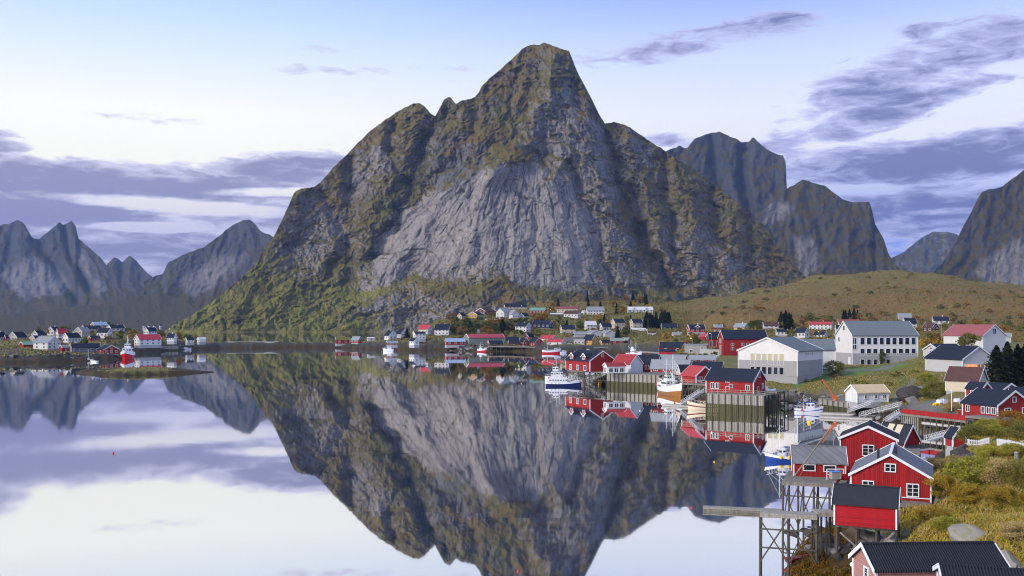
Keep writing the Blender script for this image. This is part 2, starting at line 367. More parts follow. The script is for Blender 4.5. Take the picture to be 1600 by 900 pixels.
        crack = np.maximum(smooth(ridged(b / 26, p / 190, 61, 2), .86, .99), smooth(ridged(x / 62, y / 40, 71, 3), .84, .98)) * S
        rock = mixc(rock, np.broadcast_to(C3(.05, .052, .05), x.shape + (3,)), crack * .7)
        rock = rock * C3(1, .985, .985) * (1 + .55 * n4 * (1 - .6 * S))[..., None]
        v = mixc(np.broadcast_to(OLIVE, x.shape + (3,)), np.broadcast_to(BROWN, x.shape + (3,)), np.clip(.32 + .8 * n3 + .6 * n2, 0, 1))
        low = smooth(y, 380, 480) * smooth(x, 720, 560)
        v = mixc(v, np.broadcast_to(GREEN, x.shape + (3,)), np.clip(low * (.75 + .8 * n1), 0, 1))
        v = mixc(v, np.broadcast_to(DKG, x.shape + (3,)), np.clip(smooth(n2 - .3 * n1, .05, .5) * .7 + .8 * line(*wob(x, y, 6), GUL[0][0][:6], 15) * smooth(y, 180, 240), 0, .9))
        return mixc(rock, v, veg)
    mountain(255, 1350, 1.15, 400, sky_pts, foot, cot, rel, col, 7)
main_mountain()

def simple_mountain(x0, x1, sky_pts, D, seed, cotv=.8, veg0=-.1, rockc=ROCK, amp=1.0, step=2.2, rows=120, lights=(), apex=None, gul=(), jag=1.2, vegk=.55):
    foot = [(x0, D), (x1, D)] if not isinstance(D, (list, tuple)) else D
    ax, ay = apex or ((x0 + x1) / 2, min(p[1] for p in sky_pts) - 250)
    s = amp * np.mean([d for _, d in foot]) / 2600.
    def fall(x, y): return np.arctan2(x - ax, y - ay) * 330, np.hypot(x - ax, y - ay)
    def cot(x, y): return np.clip(cotv + .2 * fbm(x / 50, y / 30, seed, 3) + .7 * smooth(y, 440, 490), .15, 3)
    def rel(x, y):
        a, q = fall(x + 9 * fbm(x / 35, y / 35, seed + 3, 3), y); r = 0
        for p, w, d in gul: r = r + d * line(x, y, p, w)
        return r + s * (24 * -ridged(a / 42, q / 100, seed + 1, 3) + 13 * -ridged(x / 26, y / 34, seed + 2, 4, .55) + 7 * fbm(x / 8, y / 12, seed + 4, 3, .6) + 3 * fbm(x / 4, y / 4, seed + 5, 2))
    def col(x, y, N, D):
        a, q = fall(x, y); n1 = fbm(x / 26, y / 26, seed + 6, 4, .6); n2 = fbm(x / 8, y / 8, seed + 7, 3, .6); st = fbm(a / 5, q / 60, seed + 8, 3)
        nz = np.abs(N[..., 2])
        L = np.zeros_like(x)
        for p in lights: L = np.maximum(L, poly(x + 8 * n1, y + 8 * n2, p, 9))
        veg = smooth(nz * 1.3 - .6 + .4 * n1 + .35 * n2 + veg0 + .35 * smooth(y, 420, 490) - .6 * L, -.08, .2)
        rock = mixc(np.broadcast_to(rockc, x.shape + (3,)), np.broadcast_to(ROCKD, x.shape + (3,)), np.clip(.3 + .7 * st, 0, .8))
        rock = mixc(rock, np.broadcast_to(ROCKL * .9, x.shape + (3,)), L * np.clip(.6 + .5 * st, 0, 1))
        v = mixc(np.broadcast_to(OLIVE, x.shape + (3,)), np.broadcast_to(BROWN, x.shape + (3,)), np.clip(.25 + .7 * n1, 0, 1))
        return mixc(rock, v * vegk, veg)
    mountain(x0, x1, step, rows, sky_pts, foot, cot, rel, col, seed, jag)

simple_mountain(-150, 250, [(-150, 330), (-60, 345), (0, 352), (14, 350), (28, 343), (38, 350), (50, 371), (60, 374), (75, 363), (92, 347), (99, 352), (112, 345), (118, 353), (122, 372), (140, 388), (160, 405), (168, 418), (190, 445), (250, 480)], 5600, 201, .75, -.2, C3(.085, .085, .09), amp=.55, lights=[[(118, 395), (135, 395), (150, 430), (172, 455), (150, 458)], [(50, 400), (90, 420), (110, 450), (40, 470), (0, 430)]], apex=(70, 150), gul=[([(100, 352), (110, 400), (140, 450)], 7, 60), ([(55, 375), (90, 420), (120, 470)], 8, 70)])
simple_mountain(150, 270, [(150, 430), (165, 412), (180, 402), (186, 403), (198, 411), (208, 418), (214, 410), (222, 399), (235, 412), (250, 430), (270, 450)][1:] and [(150, 440), (167, 413), (178, 402), (185, 404), (191, 411), (198, 402), (203, 399), (215, 410), (228, 424), (250, 445), (270, 460)], 7000, 211, .7, -.1, C3(.085, .085, .09), amp=.5)
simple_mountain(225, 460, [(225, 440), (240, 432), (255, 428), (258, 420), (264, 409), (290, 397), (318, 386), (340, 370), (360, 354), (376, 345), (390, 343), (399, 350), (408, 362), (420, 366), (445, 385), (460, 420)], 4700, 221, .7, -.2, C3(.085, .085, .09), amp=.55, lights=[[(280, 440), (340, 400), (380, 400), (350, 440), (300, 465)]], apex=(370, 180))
simple_mountain(-150, 345, [(-150, 482), (0, 492), (60, 488), (110, 480), (170, 474), (215, 463), (250, 456), (280, 468), (310, 484), (345, 508)], 4250, 231, 2.4, -.12, C3(.10, .105, .12), amp=.5, jag=.5, vegk=.5)
simple_mountain(990, 1290, [(990, 250), (1030, 240), (1048, 233), (1062, 228), (1073, 232), (1085, 217), (1094, 213), (1110, 208), (1125, 206), (1138, 212), (1150, 217), (1160, 222), (1170, 222), (1176, 214), (1186, 223), (1196, 232), (1210, 240), (1224, 243), (1228, 256), (1229, 300), (1240, 345), (1290, 430)], 4000, 241, .5, -.02, C3(.066, .068, .074), amp=.8, apex=(1150, 0), gul=[([(1165, 222), (1160, 290), (1180, 350)], 9, 50), ([(1110, 210), (1120, 280), (1150, 340)], 10, 40)])
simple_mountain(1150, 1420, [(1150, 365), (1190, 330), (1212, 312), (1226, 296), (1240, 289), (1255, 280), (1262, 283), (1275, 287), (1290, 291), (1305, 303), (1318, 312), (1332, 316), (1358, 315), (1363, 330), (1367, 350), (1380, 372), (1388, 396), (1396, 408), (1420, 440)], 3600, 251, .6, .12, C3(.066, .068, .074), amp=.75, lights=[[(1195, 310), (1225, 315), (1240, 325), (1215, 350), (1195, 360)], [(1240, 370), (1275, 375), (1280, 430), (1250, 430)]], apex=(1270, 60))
simple_mountain(1360, 1560, [(1360, 420), (1390, 404), (1412, 394), (1430, 379), (1445, 368), (1458, 362), (1480, 362), (1495, 366), (1520, 385), (1560, 420)], 6500, 261, .9, -.05, C3(.16, .15, .15), jag=.6)
simple_mountain(1420, 1800, [(1420, 455), (1450, 432), (1470, 414), (1490, 386), (1506, 352), (1518, 330), (1527, 312), (1534, 300), (1545, 296), (1565, 293), (1580, 280), (1600, 266), (1640, 235), (1700, 220), (1800, 260)], 3000, 271, .62, .02, C3(.07, .07, .075), amp=.85, lights=[[(1520, 420), (1570, 385), (1610, 360), (1640, 470), (1560, 470)]], apex=(1640, 40))

# ------------------------------------------------------------------ air between here and the far ranges
def haze():
    m = bpy.data.materials.new('air'); m.use_nodes = True; n = m.node_tree.nodes; n.clear()
    out = n.new('ShaderNodeOutputMaterial'); v = n.new('ShaderNodeVolumePrincipled')
    v.inputs['Color'].default_value = (.34, .52, .98, 1); v.inputs['Density'].default_value = HAZE_DENSITY; v.inputs['Anisotropy'].default_value = 0.0
    m.node_tree.links.new(v.outputs[0], out.inputs['Volume'])
    x, y0, y1, z0, z1 = 9000, -120, 9300, -13.0, 960
    co = np.array([(sx, sy, sz) for sz in (z0, z1) for sy in (y0, y1) for sx in (-x, x)], float)
    q = np.array([(0, 2, 3, 1), (4, 5, 7, 6), (0, 1, 5, 4), (2, 6, 7, 3), (0, 4, 6, 2), (1, 3, 7, 5)])
    me = np_mesh('haze', co, q, None, False); me.materials.append(m)
    o = bpy.data.objects.new('haze', me); COL.objects.link(o); o['kind'] = 'stuff'
HAZE_DENSITY = 3.7e-5
haze()
# ------------------------------------------------------------------ ground plan: everything below is placed by bearing (photo column) and distance
def at(px, D, z=0.0): return Vector(((px - CX) / F * D, D, z))
def wl(py): return CAMZ * F / (py - HZ)                 # distance of a waterline seen at that row
def zat(py, D): return CAMZ - (py - HZ) * D / F
def PL(pts): return [((px - CX) / F * D, D) for px, D in pts]

HOUSES = []      # filled by the tables below; their floors also shape the ground
def Dv(py): return float(np.interp(py, [474, 483, 490, 498, 505, 513, 522, 530, 536, 541, 556], [1180, 1120, 1090, 1040, 1000, 965, 930, 900, 880, 860, 790]))
def Dr(py): return float(np.interp(py, [490, 500, 505, 510, 515, 520, 527, 535, 545, 556], [900, 850, 800, 760, 715, 690, 650, 620, 600, 585]))
def Dl(py): return float(np.interp(py, [505, 512, 516, 523, 529, 533, 537, 540, 545, 550, 554], [2100, 900, 880, 850, 820, 790, 770, 830, 710, 690, 680]))

def H(label, box, D, yaw=30, r=1.5, wall='white', roof='slate', ws=(3, 1), wg=(2, 1), cat='house', name='house', **k):
    HOUSES.append(dict(label=label, box=box, D=D, yaw=yaw, r=r, wall=wall, roof=roof, ws=ws, wg=wg, cat=cat, name=name, **k))

# box = left column, right column, base row, eave row, ridge row
# --- islet village on the left
GL = 'houses of the islet village on the left'
def HL(label, box, **k): H(label, box, k.pop('D', None) or Dl(box[2]), grp=GL, **k)
HL('white dark-roofed house at the far left edge of the islet village', (-10, 8, 534, 526, 519), yaw=30)
HL('low dark red shed between the leftmost white house and the cream one', (7, 16, 534, 528, 524), wall='red', ws=(1, 1), wg=(0, 0), cat='shed', name='shed')
HL('cream house with dark roof and broad gable, second from the left edge', (15, 41, 533, 526.5, 519), yaw=50, wall='cream', wg=(3, 1))
HL('white house with dark roof and low front annexe, third from the left edge', (51, 71, 531, 523, 517), yaw=45, r=1.3)
HL('low cream annexe in front of the third white house from the left', (48, 66, 533, 528, 524.5), yaw=40, wall='cream', ws=(2, 1))
HL('tall white house with dark roof behind the red-roofed one on the islet', (75, 94, 524, 517, 511), yaw=55)
HL('small white house with bright red roof high on the islet', (88, 104, 528, 521, 514), yaw=25, roof='red')
HL('long white house with dark roof just above the red islet shed', (99, 125, 536, 527, 520.5), yaw=35, ws=(4, 1))
HL('big cream gabled house with grey roof in the middle of the islet', (117, 140, 526, 518, 511.5), yaw=55, wall='cream', roof='grey', wg=(2, 2))
HL('wide low house with dark roof at the top of the islet', (128, 158, 518, 513.5, 509), yaw=20, wall='grey', ws=(5, 1))
HL('brown house with pale blue roof, highest on the islet skyline', (143, 167, 513.5, 508, 503.5), yaw=25, wall='orange', roof='blue', D=880, ws=(3, 1))
HL('white house with dark roof left of the bushes on the islet crest', (152, 175, 528, 519, 513), yaw=-35)
HL('low white house with wide dark roof by the islet bushes', (168, 194, 517, 512.5, 508), yaw=25)
HL('small red shed with dark roof in the middle of the islet', (139, 156, 533, 528, 525), wall='red', yaw=20, ws=(2, 1), wg=(0, 0), cat='shed', name='shed')
HL('red shed with green roof beside the large white gabled islet house', (32, 61, 544, 538.5, 534), wall='red', roof='green', yaw=20, ws=(0, 0), wg=(0, 0), cat='shed', name='shed')
HL('large white gabled house with grey roof nearest the islet shore', (54, 93, 545, 535, 526), yaw=-48, roof='grey', r=1.2, wg=(3, 2), ws=(2, 2))
HL('small grey and red hut right of the large white gabled islet house', (93, 110, 549, 543, 539.5), wall='red', roof='grey', ws=(1, 1), wg=(0, 0), cat='hut', name='hut')
HL('long blue-grey waterfront shed with dark roof on the islet quay', (111, 155, 550.5, 543, 537), wall='greyblue', yaw=12, r=2.6, ws=(5, 1), wg=(1, 1), cat='shed', name='boathouse')
HL('red gabled boathouse beside the moored red trawler', (153, 185, 553.5, 546.5, 540), wall='red', yaw=-72, r=1.4, wg=(3, 1), ws=(1, 1), cat='boathouse', name='boathouse')
HL('white fish warehouse with bright red roof at the islet quay', (211, 251, 539, 530, 523), yaw=28, roof='red', r=2.2, ws=(4, 2), wg=(2, 2), cat='warehouse', name='warehouse')
HL('white house with dark gable above the red-roofed quay warehouse', (225, 245, 522, 517, 512), yaw=40, D=870)
HL('white house with dark roof at the right end of the islet village', (261, 276, 533, 527, 521.5), yaw=-30)
HL('small white cottage with dark roof last but one before the causeway', (290, 303, 535, 531, 528), yaw=20, ws=(2, 1), D=880)
HL('tiny white shed at the start of the causeway', (308, 321, 534, 530, 527.5), roof='white', yaw=30, ws=(0, 0), wg=(1, 1), cat='shed', name='shed', D=900)
for k, (a, b_) in enumerate([(223, 227), (231, 234.5), (239, 243), (249, 252.5)]):
    H('tiny white house on the far shore beyond the islet', (a, b_, 511.2, 509.4, 508), 4235, 30, 1.3, 'grey', 'slate', (0, 0), (0, 0), grp='far white houses beyond the islet', free=True)
# --- village across the bay
GV = 'houses of the village below the mountain'
def HV(label, box, **k): H(label, box, k.pop('D', None) or Dv(box[2]), grp=GV, **k)
HV('red cabin with turf-green roof at the tip of the causeway', (524, 545, 537, 531, 527), wall='red', roof='olive', yaw=10, r=2, ws=(2, 1), wg=(0, 0), D=960)
HV('red cabin with white front gable and grey roof near the causeway', (549, 566, 536, 531, 526), wall='red', roof='grey', yaw=-40, D=950)
HV('plain white shed between the causeway cabins and the white houses', (574, 585, 532.5, 528.5, 527), roof='white', yaw=10, ws=(1, 1), wg=(0, 0), cat='shed', name='shed', D=980)
HV('white house with steep dark roof, left of the two pointed gables', (600, 620, 531, 524, 517), yaw=-60, r=1.2, D=930)
HV('white house with pointed gable, right of the two by the water', (618, 638, 529.5, 521.5, 514.5), yaw=-58, r=1.2, wg=(2, 2), D=945)
HV('white house with bright red roof above the shore', (654, 676, 522.5, 514, 508), roof='red', yaw=-40, D=950)
HV('white square house with low dark roof in front of the red-roofed one', (645, 665, 530, 521, 518.5), yaw=15, r=1.2, ws=(3, 2))
HV('big white house with dark roof and porch by the thicket', (679, 705, 523, 514.5, 506.5), yaw=-18, r=1.7, ws=(4, 2), wg=(2, 2))
HV('small red boathouse with white doors behind the white boat', (604, 621, 539, 536, 533), wall='red', roof='grey', yaw=10, ws=(3, 1), wg=(0, 0), cat='boathouse', name='boathouse')
HV('white gabled boathouse on piles at the shore', (639, 655, 539, 532.5, 528), yaw=-55, cat='boathouse', name='boathouse', wg=(1, 1), D=850)
HV('red boathouse with pale blue roof left of the grey warehouse', (695, 726, 539, 533.5, 529), wall='red', roof='blue', yaw=14, r=2.2, ws=(3, 1), wg=(1, 1), cat='boathouse', name='boathouse')
HV('grey-green warehouse with long crimson roof', (725.5, 788.5, 537.5, 527.5, 522), wall='greygreen', roof='crimson', yaw=20, r=2.6, ws=(0, 0), wg=(1, 1), cat='warehouse', name='warehouse', D=878)
HV('little white turret house above the crimson-roofed warehouse', (744, 750, 523, 518.5, 515.5), roof='white', yaw=60, ws=(0, 0), wg=(1, 1))
HV('cream house with white gable alone at the left of the hillside', (714, 728, 498.5, 493, 488.5), wall='cream', yaw=60, wg=(2, 1))
HV('orange house with broad gable on the hillside', (732, 756, 497, 491.5, 487.5), wall='orange', yaw=62, wg=(3, 1))
HV('red-brown house with white bargeboards above the orange one', (744, 775, 491.5, 486.5, 482), wall='brown', roof='brown', yaw=52, wg=(3, 1))
HV('large white house with two windows to each storey of its gable', (775, 800, 498.5, 488, 481.5), yaw=52, r=1.3, wg=(2, 2), ws=(3, 1), roof='grey')
HV('white gabled wing on the right of the large white hillside house', (794, 811, 498.5, 491, 484.5), yaw=-66, wg=(4, 1), ws=(0, 0), roof='grey', D=1030)
HV('white garage with dark verge right of the large white hillside house', (810, 827, 498.5, 493.5, 489), yaw=60, wg=(1, 1), cat='garage', name='garage', D=1035)
HV('long cream house with dark roof topmost behind the large white one', (787, 823, 483, 479, 474.5), wall='cream', yaw=12, r=2.6, ws=(6, 1))
HV('red house with mint-green roof and white ground floor', (827, 854, 491.5, 485, 481), wall='red', roof='green', yaw=-12, r=2, ws=(5, 1))
HV('navy-blue house with white window bands in the thicket', (832, 864, 512.5, 506, 501), wall='navy', yaw=-22, r=2, ws=(4, 1), wg=(2, 1))
HV('white two-storey house with gable at the foot of the thicket', (805, 830, 519, 509.5, 504.5), yaw=-35, r=1.6, ws=(3, 2), wg=(2, 2))
HV('cream house with maroon roof and side extension on the hill', (870, 905, 488, 482.5, 479), wall='cream', roof='maroon', yaw=-12, r=2.2, ws=(5, 1))
HV('white bungalow with brown roof below the maroon-roofed house', (881, 908, 496.5, 490, 485.5), roof='brown', yaw=-25, r=1.8, ws=(4, 1))
HV('long low garage with white fascia at the bend of the hill road', (860, 884, 494, 491, 489.5), wall='brown', roof='white', yaw=6, r=3, ws=(0, 0), wg=(0, 0), cat='garage', name='garage')
HV('small white house beside the brown-roofed bungalow', (908, 917, 491.5, 488, 485), roof='white', yaw=60, wg=(1, 1))
HV('white house with balcony and pale grey roof on the hill', (916, 944, 492, 485, 479.5), roof='grey', yaw=8, r=1.9, ws=(6, 2))
HV('red boathouse with white gable in front of the grey warehouse', (762, 786, 540.5, 536.5, 532.5), wall='red', yaw=18, r=2.2, ws=(3, 1), wg=(1, 1), cat='boathouse', name='boathouse')
HV('low grey shed with dark roof behind the red quay boathouses', (788, 811, 533.5, 531, 527), wall='greygreen', yaw=12, r=2.4, ws=(2, 1), wg=(0, 0), cat='shed', name='shed', D=905)
HV('low red boathouse with dark roof and white plinth on the quay', (794, 812, 540, 536, 532), wall='red', yaw=10, r=1.8, ws=(2, 1), wg=(0, 0), cat='boathouse', name='boathouse')
HV('narrow red boathouse with steep gable on the quay', (811, 826, 539.5, 533.5, 528), wall='red', yaw=-55, wg=(1, 1), cat='boathouse', name='boathouse')
HV('red and white hut with steep dark roof above the quay boathouses', (819, 835, 530, 526, 521.5), wall='red', yaw=48, wg=(2, 1), cat='hut', name='hut', D=915)
HV('red boathouse with wide white-edged gable at the end of the quay', (825, 849, 540, 534.5, 528.5), wall='red', yaw=-58, r=1.4, wg=(3, 1), cat='boathouse', name='boathouse')
HV('cream shed with faded red roof by the street lamp', (844, 871, 533, 528.5, 524), wall='cream', roof='red', yaw=-35, r=1.6, ws=(1, 1), wg=(1, 1), cat='shed', name='shed')
HV('white boathouse with red roof behind the red-hulled boat', (854, 885, 540, 534, 530), roof='red', yaw=-30, r=1.7, ws=(2, 1), wg=(1, 1), cat='boathouse', name='boathouse')
HV('cream house with dark blue roof above the grey sheds', (875, 899, 521, 513.5, 508), wall='cream', yaw=14, ws=(2, 2))
HV('white villa with two gables and a long porch on the crest', (980, 1020, 488.5, 484, 479.5), roof='white', yaw=8, r=2.6, ws=(7, 1), dormers=2)
HV('white house with pale roof and balcony below the balcony house', (913, 932, 516, 507.5, 502), roof='white', yaw=20, ws=(3, 2))
HV('small white house with dark roof in the middle of the slope', (936, 956, 516, 510, 505), yaw=28, ws=(3, 1))
HV('cream house with dark roof and gabled porch in the middle of the slope', (955, 977, 512.5, 503.5, 498.5), wall='cream', yaw=30, ws=(2, 1))
HV('white two-storey house with dark roof left of the dark spruces', (984, 1004, 513, 503.5, 498.5), wall='cream', yaw=28, ws=(2, 2), wg=(1, 2))
HV('long white fence-like outhouse below the two-storey house', (985, 1008, 516, 514, 513), roof='white', yaw=0, r=5, ws=(0, 0), wg=(0, 0), cat='outhouse', name='outhouse', D=955)
HV('pale grey industrial hall, left one of the pair', (915, 940, 527.5, 520, 516.5), wall='grey', roof='grey', yaw=-70, r=1.5, ws=(0, 0), wg=(0, 0), cat='hall', name='hall')
HV('pale grey industrial hall, right one of the pair', (938, 960, 527.5, 520, 516.5), wall='grey', roof='grey', yaw=-70, r=1.5, ws=(0, 0), wg=(0, 0), cat='hall', name='hall', D=905)
HV('low grey lean-to on the left of the industrial halls', (896, 917, 527, 522.5, 518.5), wall='grey', roof='grey', yaw=10, ws=(0, 0), wg=(0, 0), cat='shed', name='shed', D=915)
HV('orange boathouse with dark roof and white-framed gable windows', (911, 935, 539.5, 531, 523), wall='orange', yaw=-45, r=1.3, wg=(2, 2), ws=(1, 1), cat='boathouse', name='boathouse')
HV('white annexe on the left of the orange boathouse', (897, 913, 539.5, 532, 531), roof='white', yaw=0, ws=(3, 1), wg=(0, 0), cat='annexe', name='annexe')
HV('small orange cabin with dark roof beside the red sheds', (937, 954, 540.5, 535, 531.5), wall='orange', yaw=25, r=1.6, ws=(2, 1), wg=(1, 1))
HV('long red shed with dull green roof at the inner harbour', (954, 975, 538.5, 532.5, 528.5), wall='red', roof='greygreenroof', yaw=8, r=2, ws=(2, 1), wg=(0, 0), cat='shed', name='shed')
HV('red shed with grey-green roof and white gable at the inner harbour', (970, 985, 538.5, 532.5, 528), wall='red', roof='greygreenroof', yaw=-35, r=1.4, ws=(1, 1), wg=(1, 1), cat='shed', name='shed', D=875)
HV('dark-roofed cabin with a row of white windows in front of the spruces', (1033, 1058, 514.5, 510.5, 505.5), wall='navy', yaw=10, r=2, ws=(3, 1), D=960)
HV('small white garage on the grassy slope', (1012, 1025, 524, 520, 518), roof='brown', yaw=8, ws=(0, 0), wg=(0, 0), cat='garage', name='garage')
HV('white cottage with grey roof by the yellow tree', (1050, 1066, 530, 523.5, 519.5), roof='grey', yaw=15, ws=(2, 1), D=900)
HV('red waterside warehouse with dark roof at the inner harbour', (1031, 1071, 551, 543, 535), wall='red', yaw=-8, r=2, ws=(2, 1), wg=(0, 0), cat='warehouse', name='warehouse', D=690)
HV('low red shed with dark roof in front of the red waterside warehouse', (1030, 1055, 556, 549, 546), wall='red', yaw=-8, r=2.4, ws=(0, 0), wg=(1, 1), cat='shed', name='shed', D=655)
# --- slope behind the school and the gym
GR = 'houses below the brown hill'
def HR(label, box, **k): H(label, box, k.pop('D', None) or Dr(box[2]), grp=GR, **k)
HR('red house with steep dark roof and dormer beneath the brown hill', (1074, 1101, 519, 513.5, 507.5), wall='red', yaw=15, ws=(3, 1), dormers=1)
HR('small red cabin with grey roof beneath the brown hill', (1115, 1129, 515, 511.5, 507.5), wall='red', roof='grey', yaw=15, ws=(1, 1), wg=(0, 0))
HR('grey-roofed house with pale yellow gable beneath the brown hill', (1147, 1170, 515.5, 511, 505.5), wall='yellow', roof='grey', yaw=-35, ws=(1, 1), wg=(2, 1))
HR('white house with brown roof left of the dark spruce pair', (1192, 1216, 516, 508.5, 503.5), roof='brown', yaw=12, r=1.8, ws=(3, 2))
HR('low white house with dark roof in front of the dark spruce pair', (1212, 1230, 524, 518, 514.5), yaw=12, ws=(3, 1))
HR('white house with dark roof and side gable left of the long red-roofed one', (1242, 1264, 527.5, 519, 513.5), yaw=-32, ws=(3, 1), wg=(1, 1))
HR('long white house with bright pink-red roof', (1265, 1300, 515, 506.5, 503.3), roof='red', yaw=-8, r=2.6, ws=(6, 2))
HR('white bungalow with dark roof below the pink-red roof', (1272, 1293, 527, 522.5, 518.5), yaw=-25, ws=(3, 1))
HR('dark-roofed white house half hidden by the school gable', (1305, 1321, 524, 514.5, 508.5), yaw=15, ws=(1, 1))
HR('long white house with dull red roof behind the school', (1310, 1341, 509.5, 504.5, 499.5), roof='maroon', yaw=8, r=2.4, ws=(5, 1))
HR('white house with dark roof and square windows right of the school roof', (1410, 1432, 513, 504.5, 497.5), yaw=28, ws=(2, 2))
HR('grey cabin with grey roof above the white house at the hill foot', (1403, 1423, 500, 496, 490), wall='grey', roof='grey', yaw=12, ws=(0, 0), wg=(0, 0))
HR('dark brown house with white-framed windows below the hill', (1443, 1466, 519, 511, 504.5), wall='brown', roof='brown', yaw=-42, r=1.3, wg=(2, 2), ws=(2, 1))
HR('white house with grey-blue roof behind the dark brown one', (1457, 1482, 506.5, 500.5, 495), roof='slate', yaw=12, ws=(3, 1))
HR('dark grey gabled hut at the far right below the hill', (1564, 1579, 535, 526, 521), wall='grey', roof='grey', yaw=10, ws=(0, 0), wg=(0, 0), cat='hut', name='hut', D=520)
# --- large buildings
H('tall red fish factory with three pairs of white windows in its gable', (1123, 1198, 555.5, 529, 516.4), 580, 17, 2.3, 'red', 'slate', (0, 0), (0, 0), 'factory', 'factory', grp='GF',
  wins=[('g', -.17, .85, .9, 2.6), ('g', .02, .85, .9, 2.6), ('g', -.17, .48, .9, 2.6), ('g', .02, .48, .9, 2.6), ('g', -.17, .16, .9, 2.6), ('g', .02, .16, .9, 2.6)] + [('s', u, v, 1.6, 1.3) for u, v in ((-.30, .66), (-.30, .4), (-.07, .66), (.05, .66), (.25, .66))])
H('red annexe with cream ground floor left of the tall red factory', (1106, 1127, 544, 528.5, 519.5), 600, 8, 1.6, 'red', 'slate', (0, 0), (0, 0), 'annexe', 'annexe', wins=[('s', -.3, .3, 1.5, 5), ('s', .25, .3, 1.5, 5)])
H('red gabled house between the concrete store and the factory annexe', (1093, 1112, 532, 526, 521.8), 640, -55, 1.4, 'red', 'crimson', (0, 0), (2, 1))
H('grey concrete store with flat roof beside the red factory', (1070, 1106, 556.5, 538.8, 537.8), 585, -6, 1.5, 'concrete', 'grey', (0, 0), (0, 0), 'store', 'store', wins=[('s', -.2, .45, 1.6, 1.6), ('s', .3, .7, 1.4, 1.2)])
H('white three-storey school with rows of windows along its side', (1309, 1429, 570, 523.5, 502.5), 400, 26, 1.75, 'school', 'schoolroof', (0, 0), (0, 0), 'school', 'school_building', ext=6.5, plinth=4.6, doors=[('g', .34, 1.9, 2.9)],
  wins=[('s', -.35 + .098 * k, .80, 1.7, 2.6, 'n1') for k in range(9)] + [('s', -.35 + .098 * k, .43, 1.7, 2.6, 'n1') for k in range(9)] + [('s', -.35 + .098 * k, .10, 1.5, 2.0, 'n1') for k in range(5)] + [('g', 0, 1.24, 1.7, 1.7), ('g', -.30, .84, 1.3, 1.7)] + [('s', -.47, .80, 1.5, 2.3), ('s', -.47, .6, 1.5, 1.8)])
H('white lean-to with sloping roof on the left side of the school', (1289, 1318, 566, 537, 530), 412, 26, .8, 'school', 'schoolroof', (0, 0), (0, 0), 'annexe', 'annexe', ext=6, wins=[('g', .05, .55, .8, 1.8)])
H('white gymnasium with six tall yellow-blinded windows in its wide gable', (1156.5, 1283, 587, 548.5, 528.5), 345, 67, 1.05, 'gym', 'schoolroof', (0, 0), (0, 0), 'gymnasium', 'gymnasium', ext=3, plinth=5.1,
  wins=[('g', -.25 + .098 * k, .66, 1.4, 3.7, 'blind') for k in range(6)] + [('g', -.25 + .098 * k, .20, 1.45, 2.4, 'n1') for k in range(6)] + [('s', -.05 + u, .88, .6, .6) for u in (-.12, -.04, .06, .14)])
H('grey-roofed rear hall between the gymnasium and the school', (1250, 1303, 578, 545.5, 531), 368, 10, 1.6, 'school', 'schoolroof', (0, 0), (0, 0), 'hall', 'hall', ext=3)
H('white house with old-rose roof and a tall blue-grey gable wall', (1478, 1566, 549, 524, 508), 430, -40, 1.5, 'white', 'rose', (3, 1), (0, 0), wins=[('g', 0, 1.25, 1.8, 2.2)], ext=4, grp='GP')
H('white hall with dark roof and a band of lit orange windows', (1450, 1548, 581, 560.5, 541.5), 335, -46, 1.25, 'grey', 'slate', (0, 0), (0, 0), 'hall', 'hall', ext=3, grp='GQ',
  wins=[('g', -.36 + .125 * k, .50, 2.0, 1.0, 'lit' if k < 3 else 'litdim') for k in range(6)])
H('white gabled store with dark roof behind the hall with lit windows', (1446, 1502, 557, 547, 538), 375, 40, 1.3, 'grey', 'slate', (0, 0), (1, 1), 'store', 'store')
H('cream barn with chocolate-brown roof below the lit hall', (1481, 1539, 612, 593.5, 575), 255, -22, 1.6, 'cream', 'brown', (0, 0), (0, 0), 'barn', 'barn', ext=2)
H('white boathouse with tan roof and three square windows', (1324, 1385.5, 628.5, 613, 602), 272, 33, 1.75, 'whitew', 'tan', (0, 0), (0, 0), 'boathouse', 'boathouse', ext=1.5, wins=[('s', u, .56, .9, .95) for u in (-.22, .1, .38)])
# --- harbour pier in the middle
GH = 'red sheds on the harbour pier'
H('long red boathouse with dark roof, dormers and balconies on the pier', (884, 960, 580, 563.5, 549), 402, -58, 1.6, 'red', 'slate', (0, 0), (0, 0), 'boathouse', 'boathouse', deck=True, grp=GH, dormers=2,
  wins=[('g', 0, 1.55, .9, 1.5), ('s', -.3, .3, 1.6, 1.8), ('s', 0, .3, 1.6, 1.8), ('s', .3, .3, 1.6, 1.8)])
H('white boarded boathouse with red roof on the pier', (958.5, 1003, 583.5, 567.5, 554.5), 390, -42, 1.35, 'whitew', 'redroof', (0, 0), (0, 0), 'boathouse', 'boathouse', deck=True, grp=GH)
H('low white open-fronted porch shed with red roof on the pier', (943, 977, 583, 572, 567.5), 380, 22, 1.9, 'white', 'redroof', (0, 0), (0, 0), 'shed', 'shed', deck=True, grp=GH, wins=[('g', 0, .42, 1.6, 1.9), ('s', -.3, .42, 1.5, 1.5), ('s', 0, .42, 1.5, 1.5), ('s', .3, .42, 1.5, 1.5)])
H('red boathouse with dark roof right of the white boarded one', (995, 1034, 580.5, 568, 556), 396, -24, 1.9, 'red', 'slate', (3, 1), (0, 0), 'boathouse', 'boathouse', deck=True, grp=GH)
H('red boathouse with grey slate roof and white bargeboards on the pier', (1018, 1079, 581.5, 575.5, 563), 362, -10, 2.2, 'red', 'grey', (4, 1), (0, 0), 'boathouse', 'boathouse', deck=True, grp=GH)
